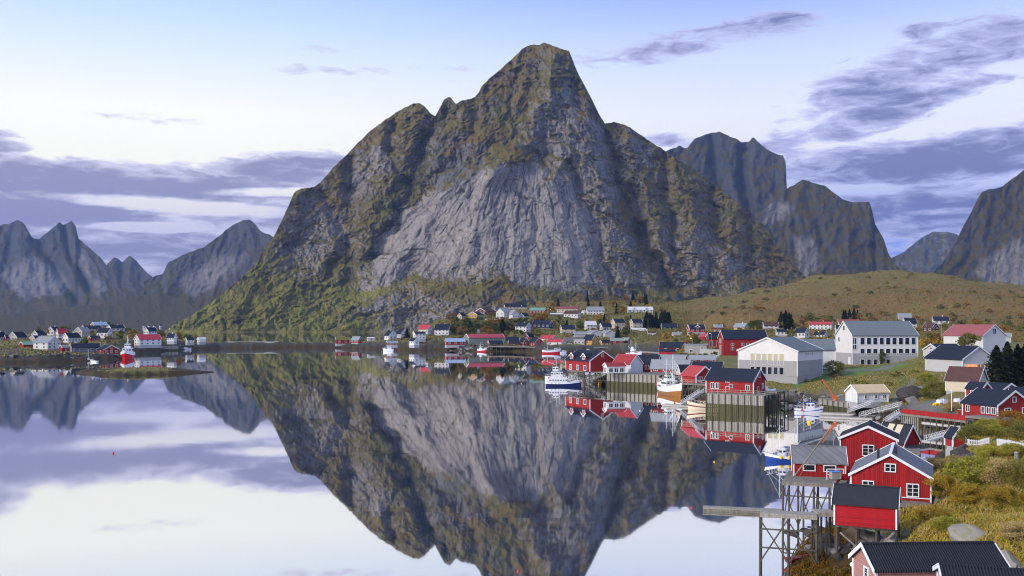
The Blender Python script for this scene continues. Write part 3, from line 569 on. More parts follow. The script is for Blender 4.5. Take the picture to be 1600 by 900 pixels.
H('low grey-roofed red shed behind the slate-roofed boathouse', (1029, 1072, 566, 562.5, 556), 420, -10, 2.4, 'red', 'grey', (0, 0), (0, 0), 'shed', 'shed', deck=True, grp=GH)
H('red shed with long grey roof below the factory', (1078, 1119, 569, 562, 556), 400, -8, 2.4, 'red', 'grey', (3, 1), (0, 0), 'shed', 'shed', grp=GH, ext=2)
H('cream gabled shed with dark roof behind the white-masted boat', (1057, 1087, 586, 581, 571.5), 348, 25, 1.7, 'cream', 'slate', (0, 0), (0, 0), 'shed', 'shed', deck=True, grp=GH)
H('red boathouse with half crimson roof and one white window in its gable', (1066, 1114, 599, 586.5, 573.5), 312, -56, 1.25, 'red', 'crimsonhalf', (0, 0), (0, 0), 'boathouse', 'boathouse', deck=True, grp=GH, wins=[('g', -.26, .55, 1.1, 1.3)])
H('black-roofed shed hidden behind the crimson-roofed boathouse', (1082, 1130, 592, 580, 566.5), 330, -10, 2, 'red', 'slate', (0, 0), (0, 0), 'shed', 'shed', deck=True, grp=GH)
H('bright red boathouse with black roof alone on the stone quay', (1104.5, 1194, 615.5, 594, 577), 281, -24, 1.75, 'red', 'slate', (0, 0), (0, 0), 'boathouse', 'boathouse', deck=True, grp=GH, white_trim=True,
  wins=[('s', -.36, .55, .95, 1.5), ('s', -.26, .55, .95, 1.5), ('s', -.04, .93, 1.0, .55), ('s', .03, .57, .8, .95), ('s', .38, .48, 1.0, 1.5), ('g', 0, 1.38, .8, 1.3), ('g', .28, .55, .85, 1.5)], doors=[('s', -.04, .9, 2.0), ('g', -.12, 1.0, 2.0)])
# --- right-hand group above the red rails
GK = 'red houses on the right above the deck'
H('red house with black roof, white bargeboards and two corner gables', (1509, 1604, 654, 632, 610), 216, -44, 1.05, 'red', 'slate', (0, 0), (0, 0), 'house', 'house', deck=True, grp=GK, white_trim=True,
  wins=[('g', 0, 1.38, .8, 1.0), ('g', -.2, .58, 1.5, 1.15), ('g', .3, .58, .9, 1.15), ('s', .1, .6, .9, 1.3), ('s', .25, .6, .9, 1.3), ('s', .4, .6, .9, 1.3), ('s', -.35, .6, .9, 1.3)])
H('red house with black roof behind the left end of the corner-gabled one', (1511, 1546, 622, 608, 598.5), 238, -35, 1.3, 'red', 'slate', (1, 1), (0, 0), grp=GK, white_trim=True)
H('red house with black roof behind the middle of the corner-gabled one', (1538, 1588, 622, 609, 599.5), 242, -42, 1.2, 'red', 'slate', (0, 0), (0, 0), grp=GK, white_trim=True)
H('low red house with black roof cut by the right edge of the photo', (1580, 1640, 640, 622, 607), 236, -10, 1.6, 'red', 'slate', (1, 1), (0, 0), grp=GK, white_trim=True)
H('small red gabled shed by the white picket fence', (1478, 1507, 698, 685, 671.5), 172, -62, 1.2, 'red', 'slate', (0, 0), (0, 0), 'shed', 'shed', grp=GK, white_trim=True, ext=2)
# --- foreground
GF2 = 'red fishing cabins in the foreground'
H('tall two-storey red cabin with one paired white window high in its gable', (1316.5, 1400, 748, 687, 668), 130, 88, 1.1, 'redn', 'slatef', (0, 0), (0, 0), 'cabin', 'fishing_cabin', deck=True, grp=GF2, white_trim=True, near=True,
  wins=[('g', .0, .72, 1.25, 1.25, 'n2'), ('g', -.20, .22, .9, .55, 'n1')])
H('front red cabin with grey slate roof and two white windows below its gable', (1335.5, 1452, 784, 745.5, 712), 114, 88, 1.25, 'redn', 'slatefg', (0, 0), (0, 0), 'cabin', 'fishing_cabin', deck=True, grp=GF2, white_trim=True, near=True,
  wins=[('g', .0, 1.36, 1.0, .75, 'n2'), ('g', -.28, .54, 1.05, 1.15, 'n2'), ('g', .28, .50, 1.1, 1.25, 'n2')])
H('low red cabin with worn grey slab roof on tall piles over the water', (1238.5, 1318, 746, 723.5, 699), 124, 4, 1.35, 'redn', 'slab', (0, 0), (0, 0), 'cabin', 'fishing_cabin', deck=True, grp=GF2, white_trim=True, near=True,
  wins=[('s', -.2, .66, 1.3, .65, 'n1'), ('s', .2, .64, 1.3, .65, 'n1')])
H('black-roofed red cabin with skylight strips and a porch behind the tall one', (1372, 1434, 708, 690, 664), 152, -40, 1.5, 'redn', 'slatef', (0, 0), (0, 0), 'cabin', 'fishing_cabin', deck=True, grp=GF2, white_trim=True, near=True,
  wins=[('g', -.2, .45, 1.3, .7, 'n1')], strips=True)
H('windowless bright red boathouse with black roof on short piles', (1307, 1401, 824.5, 789, 762), 99, -5, 1.7, 'redp', 'slatef', (0, 0), (0, 0), 'boathouse', 'boathouse', deck=True, grp=GF2, white_trim=True, near=True)
H('nearest cabin with ribbed black roof and pale pink gable', (1347, 1552, 950, 890, 852), 72, 3, 2.3, 'pink', 'ribbed', (0, 0), (0, 0), 'cabin', 'fishing_cabin', white_trim=True, near=True, wins=[('g', .12, .72, .6, 1.1, 'n2')], ext=2, yawabs=True)
H('ribbed black roof cut off by the bottom right corner of the photo', (1472, 1680, 990, 930, 893), 60, 10, 1.5, 'pink', 'ribbed', (0, 0), (0, 0), 'cabin', 'fishing_cabin', white_trim=True, near=True, ext=2)

def solve(h):
    xl, xr, b, e, rg = h['box']; D = h['D']; th = radians(h['yaw']); s = D / F
    c, sn = abs(cos(th)), abs(sin(th)); w = (xr - xl) * s
    Wd = w / (h['r'] * c + sn); L = h['r'] * Wd
    side = c * L > sn * Wd
    azm = atan2((xl + xr) / 2 - CX, F)
    near_s = .5 * (Wd * c + L * sn)
    # nearest vertical face line
    Df = D - (Wd / 2 * c if side else L / 2 * sn)
    zb = zat(b, Df); ze = zat(e, Df)
    zr = zat(rg, D) if side else zat(rg, Df)
    h.update(L=L, W=Wd, zb=zb, hw=max(ze - zb, 1.2), rise=max(zr - ze, .25), X=((xl + xr) / 2 - CX) * s, Y=D, rot=(th if h.get('yawabs') else th - azm))
for h in HOUSES: solve(h)

# ------------------------------------------------------------------ land
MAIN = PL([(515, 990), (520, 962), (560, 930), (600, 905), (650, 885), (690, 872), (740, 848), (790, 838), (850, 805), (885, 795), (935, 805), (1000, 775), (1030, 715), (1036, 640), (1030, 520), (1000, 450), (930, 436), (925, 410), (1030, 398), (1045, 352), (1075, 330), (1095, 292), (1194, 286), (1212, 290), (1235, 300), (1280, 299), (1337, 280), (1350, 262), (1395, 243), (1420, 248), (1470, 243), (1500, 226), (1500, 205), (1465, 190), (1445, 170), (1418, 155), (1390, 140), (1335, 127), (1292, 119), (1262, 113), (1246, 106), (1240, 100), (1248, 95), (1262, 89), (1285, 80), (1300, 72), (1285, 60), (1200, 44), (1150, 20)]) + [(400, 20), (2600, 2300), (0, 1750)] + PL([(800, 1500), (720, 1250), (650, 1080), (600, 1010)])
ISLET = PL([(-220, 640), (0, 604), (60, 612), (110, 625), (150, 640), (188, 668), (205, 720), (215, 820), (250, 852), (300, 905), (350, 945), (440, 962), (515, 960), (560, 945), (560, 985), (440, 985), (330, 975), (280, 1000), (180, 1010), (0, 1000), (-220, 960)])
SKERRY = PL([(116, 492), (150, 472), (195, 462), (240, 470), (290, 480), (338, 494), (300, 506), (240, 512), (160, 508)])
LANDS = [MAIN, ISLET, SKERRY]

CTRL = [(h['X'], h['Y'], h['zb'] - .15) for h in HOUSES if not h.get('deck') and not h.get('free')]
CTRL = [c for c in CTRL if c[2] > 1.5]
for px, D, z in [(860, 1320, 52), (960, 1300, 52), (900, 1250, 50), (1010, 1280, 48), (780, 1250, 42), (700, 1150, 20), (1060, 1300, 46), (1130, 1250, 55), (1200, 1250, 68), (1300, 1250, 84), (1390, 1250, 88), (1460, 1240, 84), (1540, 1200, 72), (1600, 1150, 58), (1680, 1150, 55),
                 (1390, 1000, 58), (1250, 1000, 50), (1500, 950, 52), (1600, 950, 44), (1150, 950, 38), (1390, 1500, 60), (1150, 1600, 20), (900, 1600, 20), (1700, 1700, 30),
                 (1250, 325, 5.0), (1290, 330, 5.4), (1330, 345, 6.0), (1380, 350, 8.0), (1430, 355, 11), (1420, 320, 8.5), (1400, 300, 6), (1440, 285, 7), (1360, 285, 3.4), (1330, 276, 3.0), (1225, 315, 3.8), (1200, 330, 5),
                 (1460, 262, 5), (1420, 262, 3.2), (1510, 262, 7), (1570, 275, 8), (1620, 260, 8), (1560, 225, 4.6), (1600, 212, 5.5), (1540, 180, 5.4), (1600, 180, 6.6), (1560, 160, 6.2), (1620, 150, 8), (1470, 185, 3.6),
                 (1480, 160, 5.2), (1450, 150, 5.0), (1520, 135, 7.2), (1600, 130, 9.0), (1480, 130, 6.6), (1450, 118, 5.6), (1440, 108, 5.2), (1480, 108, 6.9), (1560, 108, 8.6), (1620, 105, 9.6), (1430, 98, 4.6), (1470, 95, 6.0), (1540, 92, 6.8), (1600, 90, 7.2), (1640, 85, 7.6),
                 (1405, 98, 3.2), (1370, 100, 2.9), (1330, 100, 2.0), (1322, 96, 1.2), (1310, 104, 1.0), (1262, 104, .35), (1268, 98, .3), (1290, 98, .55), (1290, 91, .45), (1275, 108, .5), (1300, 84, .5), (1340, 112, 2.6), (1380, 118, 3.0), (1340, 88, 1.4), (1325, 82, .8), (1350, 84, 1.6), (1390, 135, 2.6), (1420, 128, 4.6), (1340, 70, 2.0), (1600, 70, 7), (1450, 72, 3),
                 (430, 972, 5.2), (360, 964, 5.2), (500, 972, 5.0), (310, 930, 4.6), (560, 957, 4.8), (465, 973, 5.1), (395, 968, 5.2), (60, 640, 4.2), (110, 660, 4.5), (150, 680, 3.6), (0, 640, 3.4), (-150, 720, 6), (230, 870, 4.5), (200, 900, 9), (230, 900, 12), (190, 860, 12), (100, 880, 14), (30, 900, 8), (270, 930, 7),
                 (160, 486, 1.3), (200, 488, 1.9), (245, 490, 3.0), (290, 494, 1.0), (320, 495, .5),
                 (950, 415, 3.2), (1000, 430, 3.4), (1050, 420, 4.0), (1070, 360, 4.0), (1120, 310, 3.5), (1170, 305, 4.2), (1100, 470, 5), (1060, 560, 4), (1045, 690, 3.2)]:
    CTRL.append(((px - CX) / F * D, D, z))
CA = np.array(CTRL)
def land_h(X, Y):
    shp = np.shape(X); x = np.ravel(np.asarray(X, float)); y = np.ravel(np.asarray(Y, float))
    d = np.full(x.shape, -1e9)
    for P in LANDS:
        P_ = np.array(P); m = (x > P_[:, 0].min() - 60) & (x < P_[:, 0].max() + 60) & (y > P_[:, 1].min() - 60) & (y < P_[:, 1].max() + 60)
        if m.any():
            v = np.full(x.shape, -1e9); v[m] = sdf(x[m], y[m], P); d = np.maximum(d, v)
    h = np.zeros_like(x); act = d > -40
    xa, ya = x[act], y[act]; num = np.zeros_like(xa); den = np.zeros_like(xa)
    for cx, cy, cz in CA:
        # anisotropic in range: distances compared relative to range so near detail stays near
        q = ((xa - cx) ** 2 + (ya - cy) ** 2) / (0.00045 * (np.minimum(ya, cy) ** 2) + 4.0)
        w = 1 / (q ** 1.6 + .02); num += w * cz; den += w
    h[act] = num / den
    sc = np.clip(y / 300, .25, 2.2)
    n = fbm(x / (14 * sc), y / (14 * sc), 301, 4, .55)
    h = h + np.clip(h / 5, .1, 1) * n * 1.3 * sc * smooth(d, 0, 10)
    h += smooth(y, 1010, 1150) * smooth(x, 150, 300) * (4 * fbm(x / 60, y / 60, 311, 4, .55) + 1.5 * fbm(x / 12, y / 12, 321, 3))
    bank = (.55 + .35 * fbm(x / 6, y / 6, 331, 2)) * np.clip(d, 0, None) * np.where((y > 380) & (y < 560), 1.6, 1.0)
    sk = np.where(d > -1e8, d, -50)
    out = np.where(d > 0, np.minimum(h, bank + .35 * fbm(x / 2.5, y / 2.5, 341, 3) * smooth(d, 0, 2)), np.maximum(.5 * sk, -6))
    return out.reshape(shp), d.reshape(shp)
def gz(x, y): return float(land_h(np.array([x]), np.array([y]))[0][0])

def terrain():
    nr, nc = 560, 620
    ys = 40 * (2300 / 40.) ** np.linspace(0, 1, nr)
    us = np.linspace(-.66, .70, nc)
    Y = np.repeat(ys[:, None], nc, 1); X = us[None, :] * Y
    Zt, d = land_h(X, Y)
    PX = CX + us[None, :] * F + 0 * Y
    e1 = np.stack(np.gradient(X, axis=1)[None], 0)
    A = np.stack([X, Y, Zt], -1); N = np.cross(np.gradient(A, axis=1), np.gradient(A, axis=0)); N /= np.linalg.norm(N, axis=-1, keepdims=True) + 1e-9
    nz = np.abs(N[..., 2]); B = lambda *c: np.broadcast_to(C3(*c), X.shape + (3,))
    n1 = fbm(X / 9, Y / 9, 401, 4, .6); n2 = fbm(X / 40, Y / 40, 411, 4, .55); n3 = fbm(X / 3, Y / 3, 421, 3, .6)
    c = mixc(B(.15, .135, .035), B(.23, .17, .055), np.clip(.45 + .8 * n2 + .5 * n1, 0, 1))         # autumn grass
    c = mixc(c, B(.10, .125, .03), np.clip(smooth(n1 + n2, .0, .5), 0, .8))
    hill = smooth(Y, 700, 860) * smooth(PX, 1000, 1060)
    hc = mixc(B(.18, .105, .036), B(.145, .115, .036), smooth(n2 + .6 * n1, -.25, .35)); hc = mixc(hc, B(.26, .19, .07), smooth(n1 + .5 * n3, .15, .6) * .6)
    hc = mixc(hc, B(.175, .155, .042), smooth(Y + 60 * n2, 1060, 1230) * .6)
    c = mixc(c, hc, hill * .95)
    cre = smooth(Y, 1150, 1230) * smooth(PX, 1060, 1000); c = mixc(c, B(.19, .12, .03), cre * .8)
    def zone(pts, soft=1.5): return smooth(sdf(X, Y, PL(pts)) + 2 * n1, -soft, soft)
    lawn = np.maximum.reduce([zone([(1240, 318), (1300, 345), (1430, 352), (1432, 370), (1300, 372), (1236, 340)]), zone([(1330, 266), (1375, 264), (1385, 275), (1330, 279)]), zone([(1540, 150), (1620, 150), (1640, 172), (1560, 168)]), zone([(1425, 150), (1470, 158), (1475, 172), (1440, 165)])])
    c = mixc(c, B(.105, .165, .035), lawn * .9)
    road = np.maximum.reduce([zone([(1386, 262), (1402, 262), (1420, 282), (1428, 310), (1412, 300), (1398, 280)], .8), zone([(1388, 255), (1470, 248), (1476, 256), (1400, 265)], .8), zone([(1296, 355), (1420, 356), (1420, 360), (1300, 362)], .8), zone([(1050, 425), (1090, 400), (1120, 470), (1060, 600), (1040, 640)], 3)])
    c = mixc(c, B(.17, .165, .16), road * .9)
    rockm = np.clip(smooth(nz + .15 * n1, .86, .70) * smooth(Y, 600, 500) + smooth(n1 - .5 * n2, .42, .6) * .8 * (Y < 500), 0, 1)
    c = mixc(c, mixc(B(.12, .115, .11), B(.24, .225, .2), np.clip(.5 + n3, 0, 1)), rockm * .9)
    far = smooth(Y, 480, 560); shore = smooth(d + 1.5 * n1 * (1 + 2 * far), 9 + 11 * far, 3 + 5 * far); c = mixc(c, mixc(B(.10, .095, .085), B(.20, .185, .165), np.clip(.5 + .9 * n3 + .4 * n1, 0, 1)) * (1 - .62 * far)[..., None], shore)
    kelp = smooth(Zt + .5 * n1, 2.6, 1.8) * (d < 30); c = mixc(c, mixc(B(.028, .022, .012), B(.085, .05, .012), np.clip(.4 + n3 + n1, 0, 1)), kelp)
    sk = inside(X, Y, SKERRY) & (Zt > 1.7); c = np.where(sk[..., None], mixc(B(.11, .125, .03), B(.17, .13, .05), np.clip(.5 + n1, 0, 1)), c)
    idx = grid_quads(nr, nc); zq = Zt.reshape(-1)[idx].max(1); idx = idx[zq > -2.5]
    used = np.unique(idx); rm = np.zeros(nr * nc, int); rm[used] = np.arange(len(used))
    me = np_mesh('ground', A.reshape(-1, 3)[used], rm[idx], c.reshape(-1, 3)[used])
    add_obj('ground', me, 'ground_cover', kind='structure')
terrain()
# ------------------------------------------------------------------ plain materials
def mat(name, col, rough=.7, var=.18, vs=1.2, planks=None, bump=0.0, spec=.3, emit=None, es=0, stain=0.0, rib=None, objvar=0.0):
    m = bpy.data.materials.new(name); m.use_nodes = True; t = NT(m.node_tree); b = m.node_tree.nodes['Principled BSDF']
    tc = t.new('ShaderNodeTexCoord'); o = tc.outputs['Object']
    n = t.noise(o, vs, 6, .62, .3); k = t.m('MULTIPLY_ADD', t.m('SUBTRACT', n, .5), 2 * var, 1.0)
    if objvar:
        oi = t.new('ShaderNodeObjectInfo'); k = t.m('MULTIPLY', k, t.m('MULTIPLY_ADD', t.m('SUBTRACT', oi.outputs['Random'], .5), 2 * objvar, 1.0))
    hgt = None
    if planks:                                   # boards running up the wall (or along it), each its own tint, dark joints
        w, horiz = planks; sp = t.new('ShaderNodeSeparateXYZ'); t.put(sp.inputs[0], o)
        u = sp.outputs[2] if horiz else t.m('ADD', sp.outputs[0], sp.outputs[1])
        q = t.m('DIVIDE', u, w); fr = t.m('FRACT', q); fl = t.m('FLOOR', q)
        wn = t.new('ShaderNodeTexWhiteNoise', noise_dimensions='1D'); t.put(wn.inputs['W'], fl)
        k = t.m('MULTIPLY', k, t.m('MULTIPLY_ADD', t.m('SUBTRACT', wn.outputs[0], .5), var * 1.3, 1.0))
        e = t.m('MULTIPLY', t.sstep(fr, 0, .12), t.sstep(fr, 1.0, .88)); k = t.m('MULTIPLY', k, t.m('MULTIPLY_ADD', e, .35, .65)); hgt = e
    if rib:
        sp = t.new('ShaderNodeSeparateXYZ'); t.put(sp.inputs[0], o)
        hgt = t.m('SINE', t.m('MULTIPLY', sp.outputs[0], 2 * pi / rib))
        k = t.m('MULTIPLY', k, t.m('MULTIPLY_ADD', hgt, .16, 1.0))
    c = t.mix(1.0, (*col, 1), t.comb(k, k, k), 'MULTIPLY')
    if stain:
        ns = t.noise(t.mapping(o, (1.6, 1.6, .35)), .9, 6, .7, .4); c = t.mix(t.sstep(ns, .52, .78, 0, stain), c, (.10, .09, .075, 1))
    t.put(b.inputs['Base Color'], c); b.inputs['Roughness'].default_value = rough; b.inputs['Specular IOR Level'].default_value = spec
    if bump or hgt is not None:
        bp = t.new('ShaderNodeBump'); bp.inputs['Strength'].default_value = bump or .5; bp.inputs['Distance'].default_value = .03
        t.put(bp.inputs['Height'], hgt if hgt is not None else n); t.put(b.inputs['Normal'], bp.outputs[0])
    if emit: b.inputs['Emission Color'].default_value = (*emit, 1); b.inputs['Emission Strength'].default_value = es
    MATS[name] = m; return m
WALLS = dict(white=(.66, .65, .64), whitew=(.66, .66, .66), cream=(.56, .49, .36), red=(.31, .018, .018), orange=(.60, .33, .08), yellow=(.62, .50, .22), brown=(.13, .045, .035), navy=(.022, .035, .085), grey=(.50, .50, .51), greyblue=(.20, .21, .24), greygreen=(.20, .23, .19), concrete=(.33, .32, .31), school=(.70, .68, .665), gym=(.72, .70, .68))
for k, v in WALLS.items(): mat('wall_' + k, v, .75, .10, .6, planks=(.55, False) if k in ('red', 'orange', 'brown', 'navy', 'whitew') else None, stain=.22)
mat('wall_redn', (.32, .013, .015), .8, .30, 1.1, planks=(.21, False), bump=1.0, stain=.30)
mat('wall_redp', (.36, .004, .011), .7, .2, .7, planks=(.19, True), bump=.4, stain=.22)
mat('wall_pink', (.38, .19, .16), .75, .12, 1.2, planks=(.16, True), bump=.7, stain=.15)
ROOFS = dict(slate=(.022, .028, .046), slatef=(.032, .036, .046), slatefg=(.17, .18, .205), slab=(.19, .19, .205), grey=(.27, .29, .31), schoolroof=(.155, .18, .195), crimson=(.40, .07, .10), crimsonhalf=(.40, .06, .07), red=(.48, .055, .075), redroof=(.32, .045, .05), maroon=(.24, .075, .075), brown=(.10, .052, .05), olive=(.16, .14, .045), green=(.17, .32, .25), greygreenroof=(.24, .29, .26), blue=(.30, .40, .55), tan=(.60, .47, .29), rose=(.31, .105, .11), white=(.62, .62, .63))
for k, v in ROOFS.items(): mat('roof_' + k, v, .92, .18, .8, spec=.12, rib=.35 if k in ('crimson', 'redroof', 'tan', 'green', 'brown') else None, stain=.15, planks=(.9, False) if k == 'slab' else None)
mat('roof_ribbed', (.026, .029, .038), .85, .16, 1.0, spec=.15, rib=.18, bump=1.0, stain=.1)
mat('trim_white', (.74, .74, .76), .6, .08, 2.0); mat('trim_red', (.30, .03, .03), .7)
mat('plinth_grey', (.36, .35, .36), .85, .10, .8, stain=.25); mat('stone', (.30, .29, .28), .9, .25, 1.5, bump=.4)
mat('glass', (.018, .022, .028), .08, .3, 2.0, spec=.6); mat('blind', (.50, .46, .30), .7, .1); mat('lit', (.8, .3, .05), .6, .35, .8, emit=(1.0, .33, .03), es=.85); mat('litdim', (.22, .12, .06), .6, .2, emit=(1, .4, .06), es=.10)
mat('timber', (.21, .19, .16), .85, .30, 1.6, planks=(.22, False), bump=.5); mat('timber_pale', (.31, .29, .25), .85, .25, 1.6, planks=(.2, False), bump=.4); mat('post', (.085, .077, .063), .9, .35, 1.5); mat('post_wet', (.072, .066, .028), .6, .35, 1.5)
mat('metal', (.55, .56, .58), .4, .1, spec=.5); mat('dark_metal', (.03, .03, .035), .5); mat('rope', (.25, .22, .16), .9)
mat('paint_white', (.76, .77, .80), .35, .08, 1.0, spec=.5, stain=.12); mat('paint_blue', (.015, .06, .30), .35, .1); mat('paint_navy', (.012, .022, .10), .35, .1); mat('paint_red', (.55, .012, .02), .4, .1); mat('paint_brown', (.30, .13, .025), .4, .3, 2.0); mat('paint_cream', (.72, .62, .46), .4, .1); mat('paint_maroon', (.16, .012, .02), .4); mat('paint_orange', (.60, .14, .04), .45, .15); mat('paint_yellow', (.80, .50, .02), .45, .15); mat('paint_green', (.02, .09, .035), .5); mat('buoy_red', (.55, .05, .05), .4); mat('tarp', (.10, .25, .6), .6)
mat('rock', (.20, .185, .17), .9, .45, .9, bump=.7, objvar=.35); mat('rock_dark', (.055, .048, .042), .85, .4, .9, bump=.7, objvar=.3); mat('rock_pale', (.32, .29, .26), .9, .35, .9, bump=.7, objvar=.25)
mat('lamp_glow', (1, .6, .2), .5, 0, emit=(1.0, .42, .06), es=7.0); mat('concrete', (.42, .41, .39), .9, .15, 1.0, stain=.2); mat('bark', (.12, .10, .08), .9, .3, 3)
def mossy():
    m = mat('rock_moss', (.27, .25, .22), .95, .35, .8, bump=.6); t = NT(m.node_tree); b = m.node_tree.nodes['Principled BSDF']
    g = t.new('ShaderNodeNewGeometry'); sp = t.new('ShaderNodeSeparateXYZ'); t.put(sp.inputs[0], g.outputs['Normal']); tc = t.new('ShaderNodeTexCoord')
    n = t.noise(tc.outputs['Object'], .9, 6, .7); f = t.m('MULTIPLY', t.sstep(sp.outputs[2], .55, .95), t.sstep(n, .45, .62))
    old = b.inputs['Base Color'].links[0].from_socket; t.put(b.inputs['Base Color'], t.mix(f, old, (.19, .20, .025, 1)))
mossy()

# ------------------------------------------------------------------ mesh collector
class MB:
    def __init__(s): s.v = []; s.f = []; s.m = []
    def poly(s, pts, mi=0): 
        b = len(s.v); s.v += [tuple(p) for p in pts]; s.f.append(tuple(range(b, b + len(pts)))); s.m.append(mi)
    def hexa(s, p, mi=0):                         # p: 4 bottom then 4 top, counter-clockwise seen from above
        b = len(s.v); s.v += [tuple(q) for q in p]
        for f in ((0, 3, 2, 1), (4, 5, 6, 7), (0, 1, 5, 4), (1, 2, 6, 5), (2, 3, 7, 6), (3, 0, 4, 7)): s.f.append(tuple(b + i for i in f)); s.m.append(mi)
    def box(s, c, d, mi=0):
        x, y, z = c; a, b, h = d[0] / 2, d[1] / 2, d[2] / 2
        s.hexa([(x - a, y - b, z - h), (x + a, y - b, z - h), (x + a, y + b, z - h), (x - a, y + b, z - h), (x - a, y - b, z + h), (x + a, y - b, z + h), (x + a, y + b, z + h), (x - a, y + b, z + h)], mi)
    def bar(s, p0, p1, w, h=None, mi=0):
        p0, p1 = Vector(p0), Vector(p1); d = (p1 - p0).normalized(); up = Vector((0, 0, 1)) if abs(d.z) < .95 else Vector((0, 1, 0))
        r = d.cross(up).normalized() * (w / 2); u = r.cross(d).normalized() * ((h or w) / 2)
        s.hexa([p0 - r - u, p0 + r - u, p1 + r - u, p1 - r - u, p0 - r + u, p0 + r + u, p1 + r + u, p1 - r + u], mi)
    def tube(s, p0, p1, r0, r1=None, n=7, mi=0):
        r1 = r0 if r1 is None else r1; p0, p1 = Vector(p0), Vector(p1); d = (p1 - p0).normalized(); up = Vector((0, 0, 1)) if abs(d.z) < .95 else Vector((0, 1, 0))
        a = d.cross(up).normalized(); c = d.cross(a).normalized(); b = len(s.v)
        for p, r in ((p0, r0), (p1, r1)):
            for k in range(n): t = 2 * pi * k / n; s.v.append(tuple(p + a * (r * cos(t)) + c * (r * sin(t))))
        for k in range(n): s.f.append((b + k, b + (k + 1) % n, b + n + (k + 1) % n, b + n + k)); s.m.append(mi)
        s.f.append(tuple(b + n - 1 - k for k in range(n))); s.f.append(tuple(b + n + k for k in range(n))); s.m += [mi, mi]
    def ball(s, c, r, mi=0, nu=10, nv=6, sq=(1, 1, 1)):
        b = len(s.v)
        for j in range(nv + 1):
            t = pi * j / nv
            for k in range(nu): p = 2 * pi * k / nu; s.v.append((c[0] + r * sq[0] * sin(t) * cos(p), c[1] + r * sq[1] * sin(t) * sin(p), c[2] + r * sq[2] * cos(t)))
        for j in range(nv):
            for k in range(nu): s.f.append((b + j * nu + k, b + (j + 1) * nu + k, b + (j + 1) * nu + (k + 1) % nu, b + j * nu + (k + 1) % nu)); s.m.append(mi)
    def mesh(s, name, smooth_=False):
        me = bpy.data.meshes.new(name); me.from_pydata(s.v, [], s.f)
        me.polygons.foreach_set('material_index', s.m)
        if smooth_: me.polygons.foreach_set('use_smooth', [True] * len(s.f))
        me.update(); return me
    def obj(s, name, mats, parent=None, smooth_=False, **props):
        return add_obj(name, s.mesh(name, smooth_), mats, parent, **props)
def thing(name, loc, rz, label, cat, group=None):
    o = bpy.data.objects.new(name, None); COL.objects.link(o); o.location = loc; o.rotation_euler = (0, 0, rz); o.empty_display_size = .5
    o['label'] = label; o['category'] = cat
    if group: o['group'] = group
    return o
def tag(o, label, cat, group=None):
    o['label'] = label; o['category'] = cat
    if group: o['group'] = group
    return o
def copy_tree(o, parent=None):
    c = o.copy(); COL.objects.link(c)
    if parent is not None: c.parent = parent
    for ch in list(o.children): copy_tree(ch, c)
    return c

# ------------------------------------------------------------------ houses
WCACHE = {}
def window(parent, p, facing, w, h, kind='', near=False, mid=False):
    """p: centre on the wall face in the house's frame; facing: 's' looks along -y, 'l' along -x, 'r' along +x"""
    fr = .07 if kind in ('blind',) or (kind == 'n1' and not near) else .11 if near else max(.12, min(w, h) * .11)
    key = (round(w, 2), round(h, 2), kind, near)
    if key not in WCACHE:
        f = MB()
        for sx in (-1, 1): f.box((sx * (w / 2 + fr / 2 - .01), -.05, 0), (fr, .12, h + 2 * fr - .02))
        for sz in (-1, 1): f.box((0, -.05, sz * (h / 2 + fr / 2 - .01)), (w - .02, .116, fr))
        if kind in ('', 'n2') and w > .8: f.box((0, -.03, 0), (fr * .8, .07, h))
        if kind == 'n2':
            for sx in (-1, 1):
                for q in ((-1 / 6, 1 / 6) if h > .9 else (0,)): f.box((sx * w / 4, -.025, q * h), (w / 2 - fr * .8, .045, .045))
        g = MB(); g.box((0, .0, 0), (w, .05, h))
        fm = f.mesh('window'); fm.materials.append(MATS['trim_white']); gm = g.mesh('pane'); gm.materials.append(MATS[{'blind': 'blind', 'lit': 'lit', 'litdim': 'litdim'}.get(kind, 'glass')])
        WCACHE[key] = (fm, gm)
    fm, gm = WCACHE[key]
    o = bpy.data.objects.new('window', fm); COL.objects.link(o); o.parent = parent; o.location = p
    o.rotation_euler = (0, 0, {'s': 0, 'l': -pi / 2, 'r': pi / 2}[facing])
    g = bpy.data.objects.new('pane', gm); COL.objects.link(g); g.parent = o
    return o
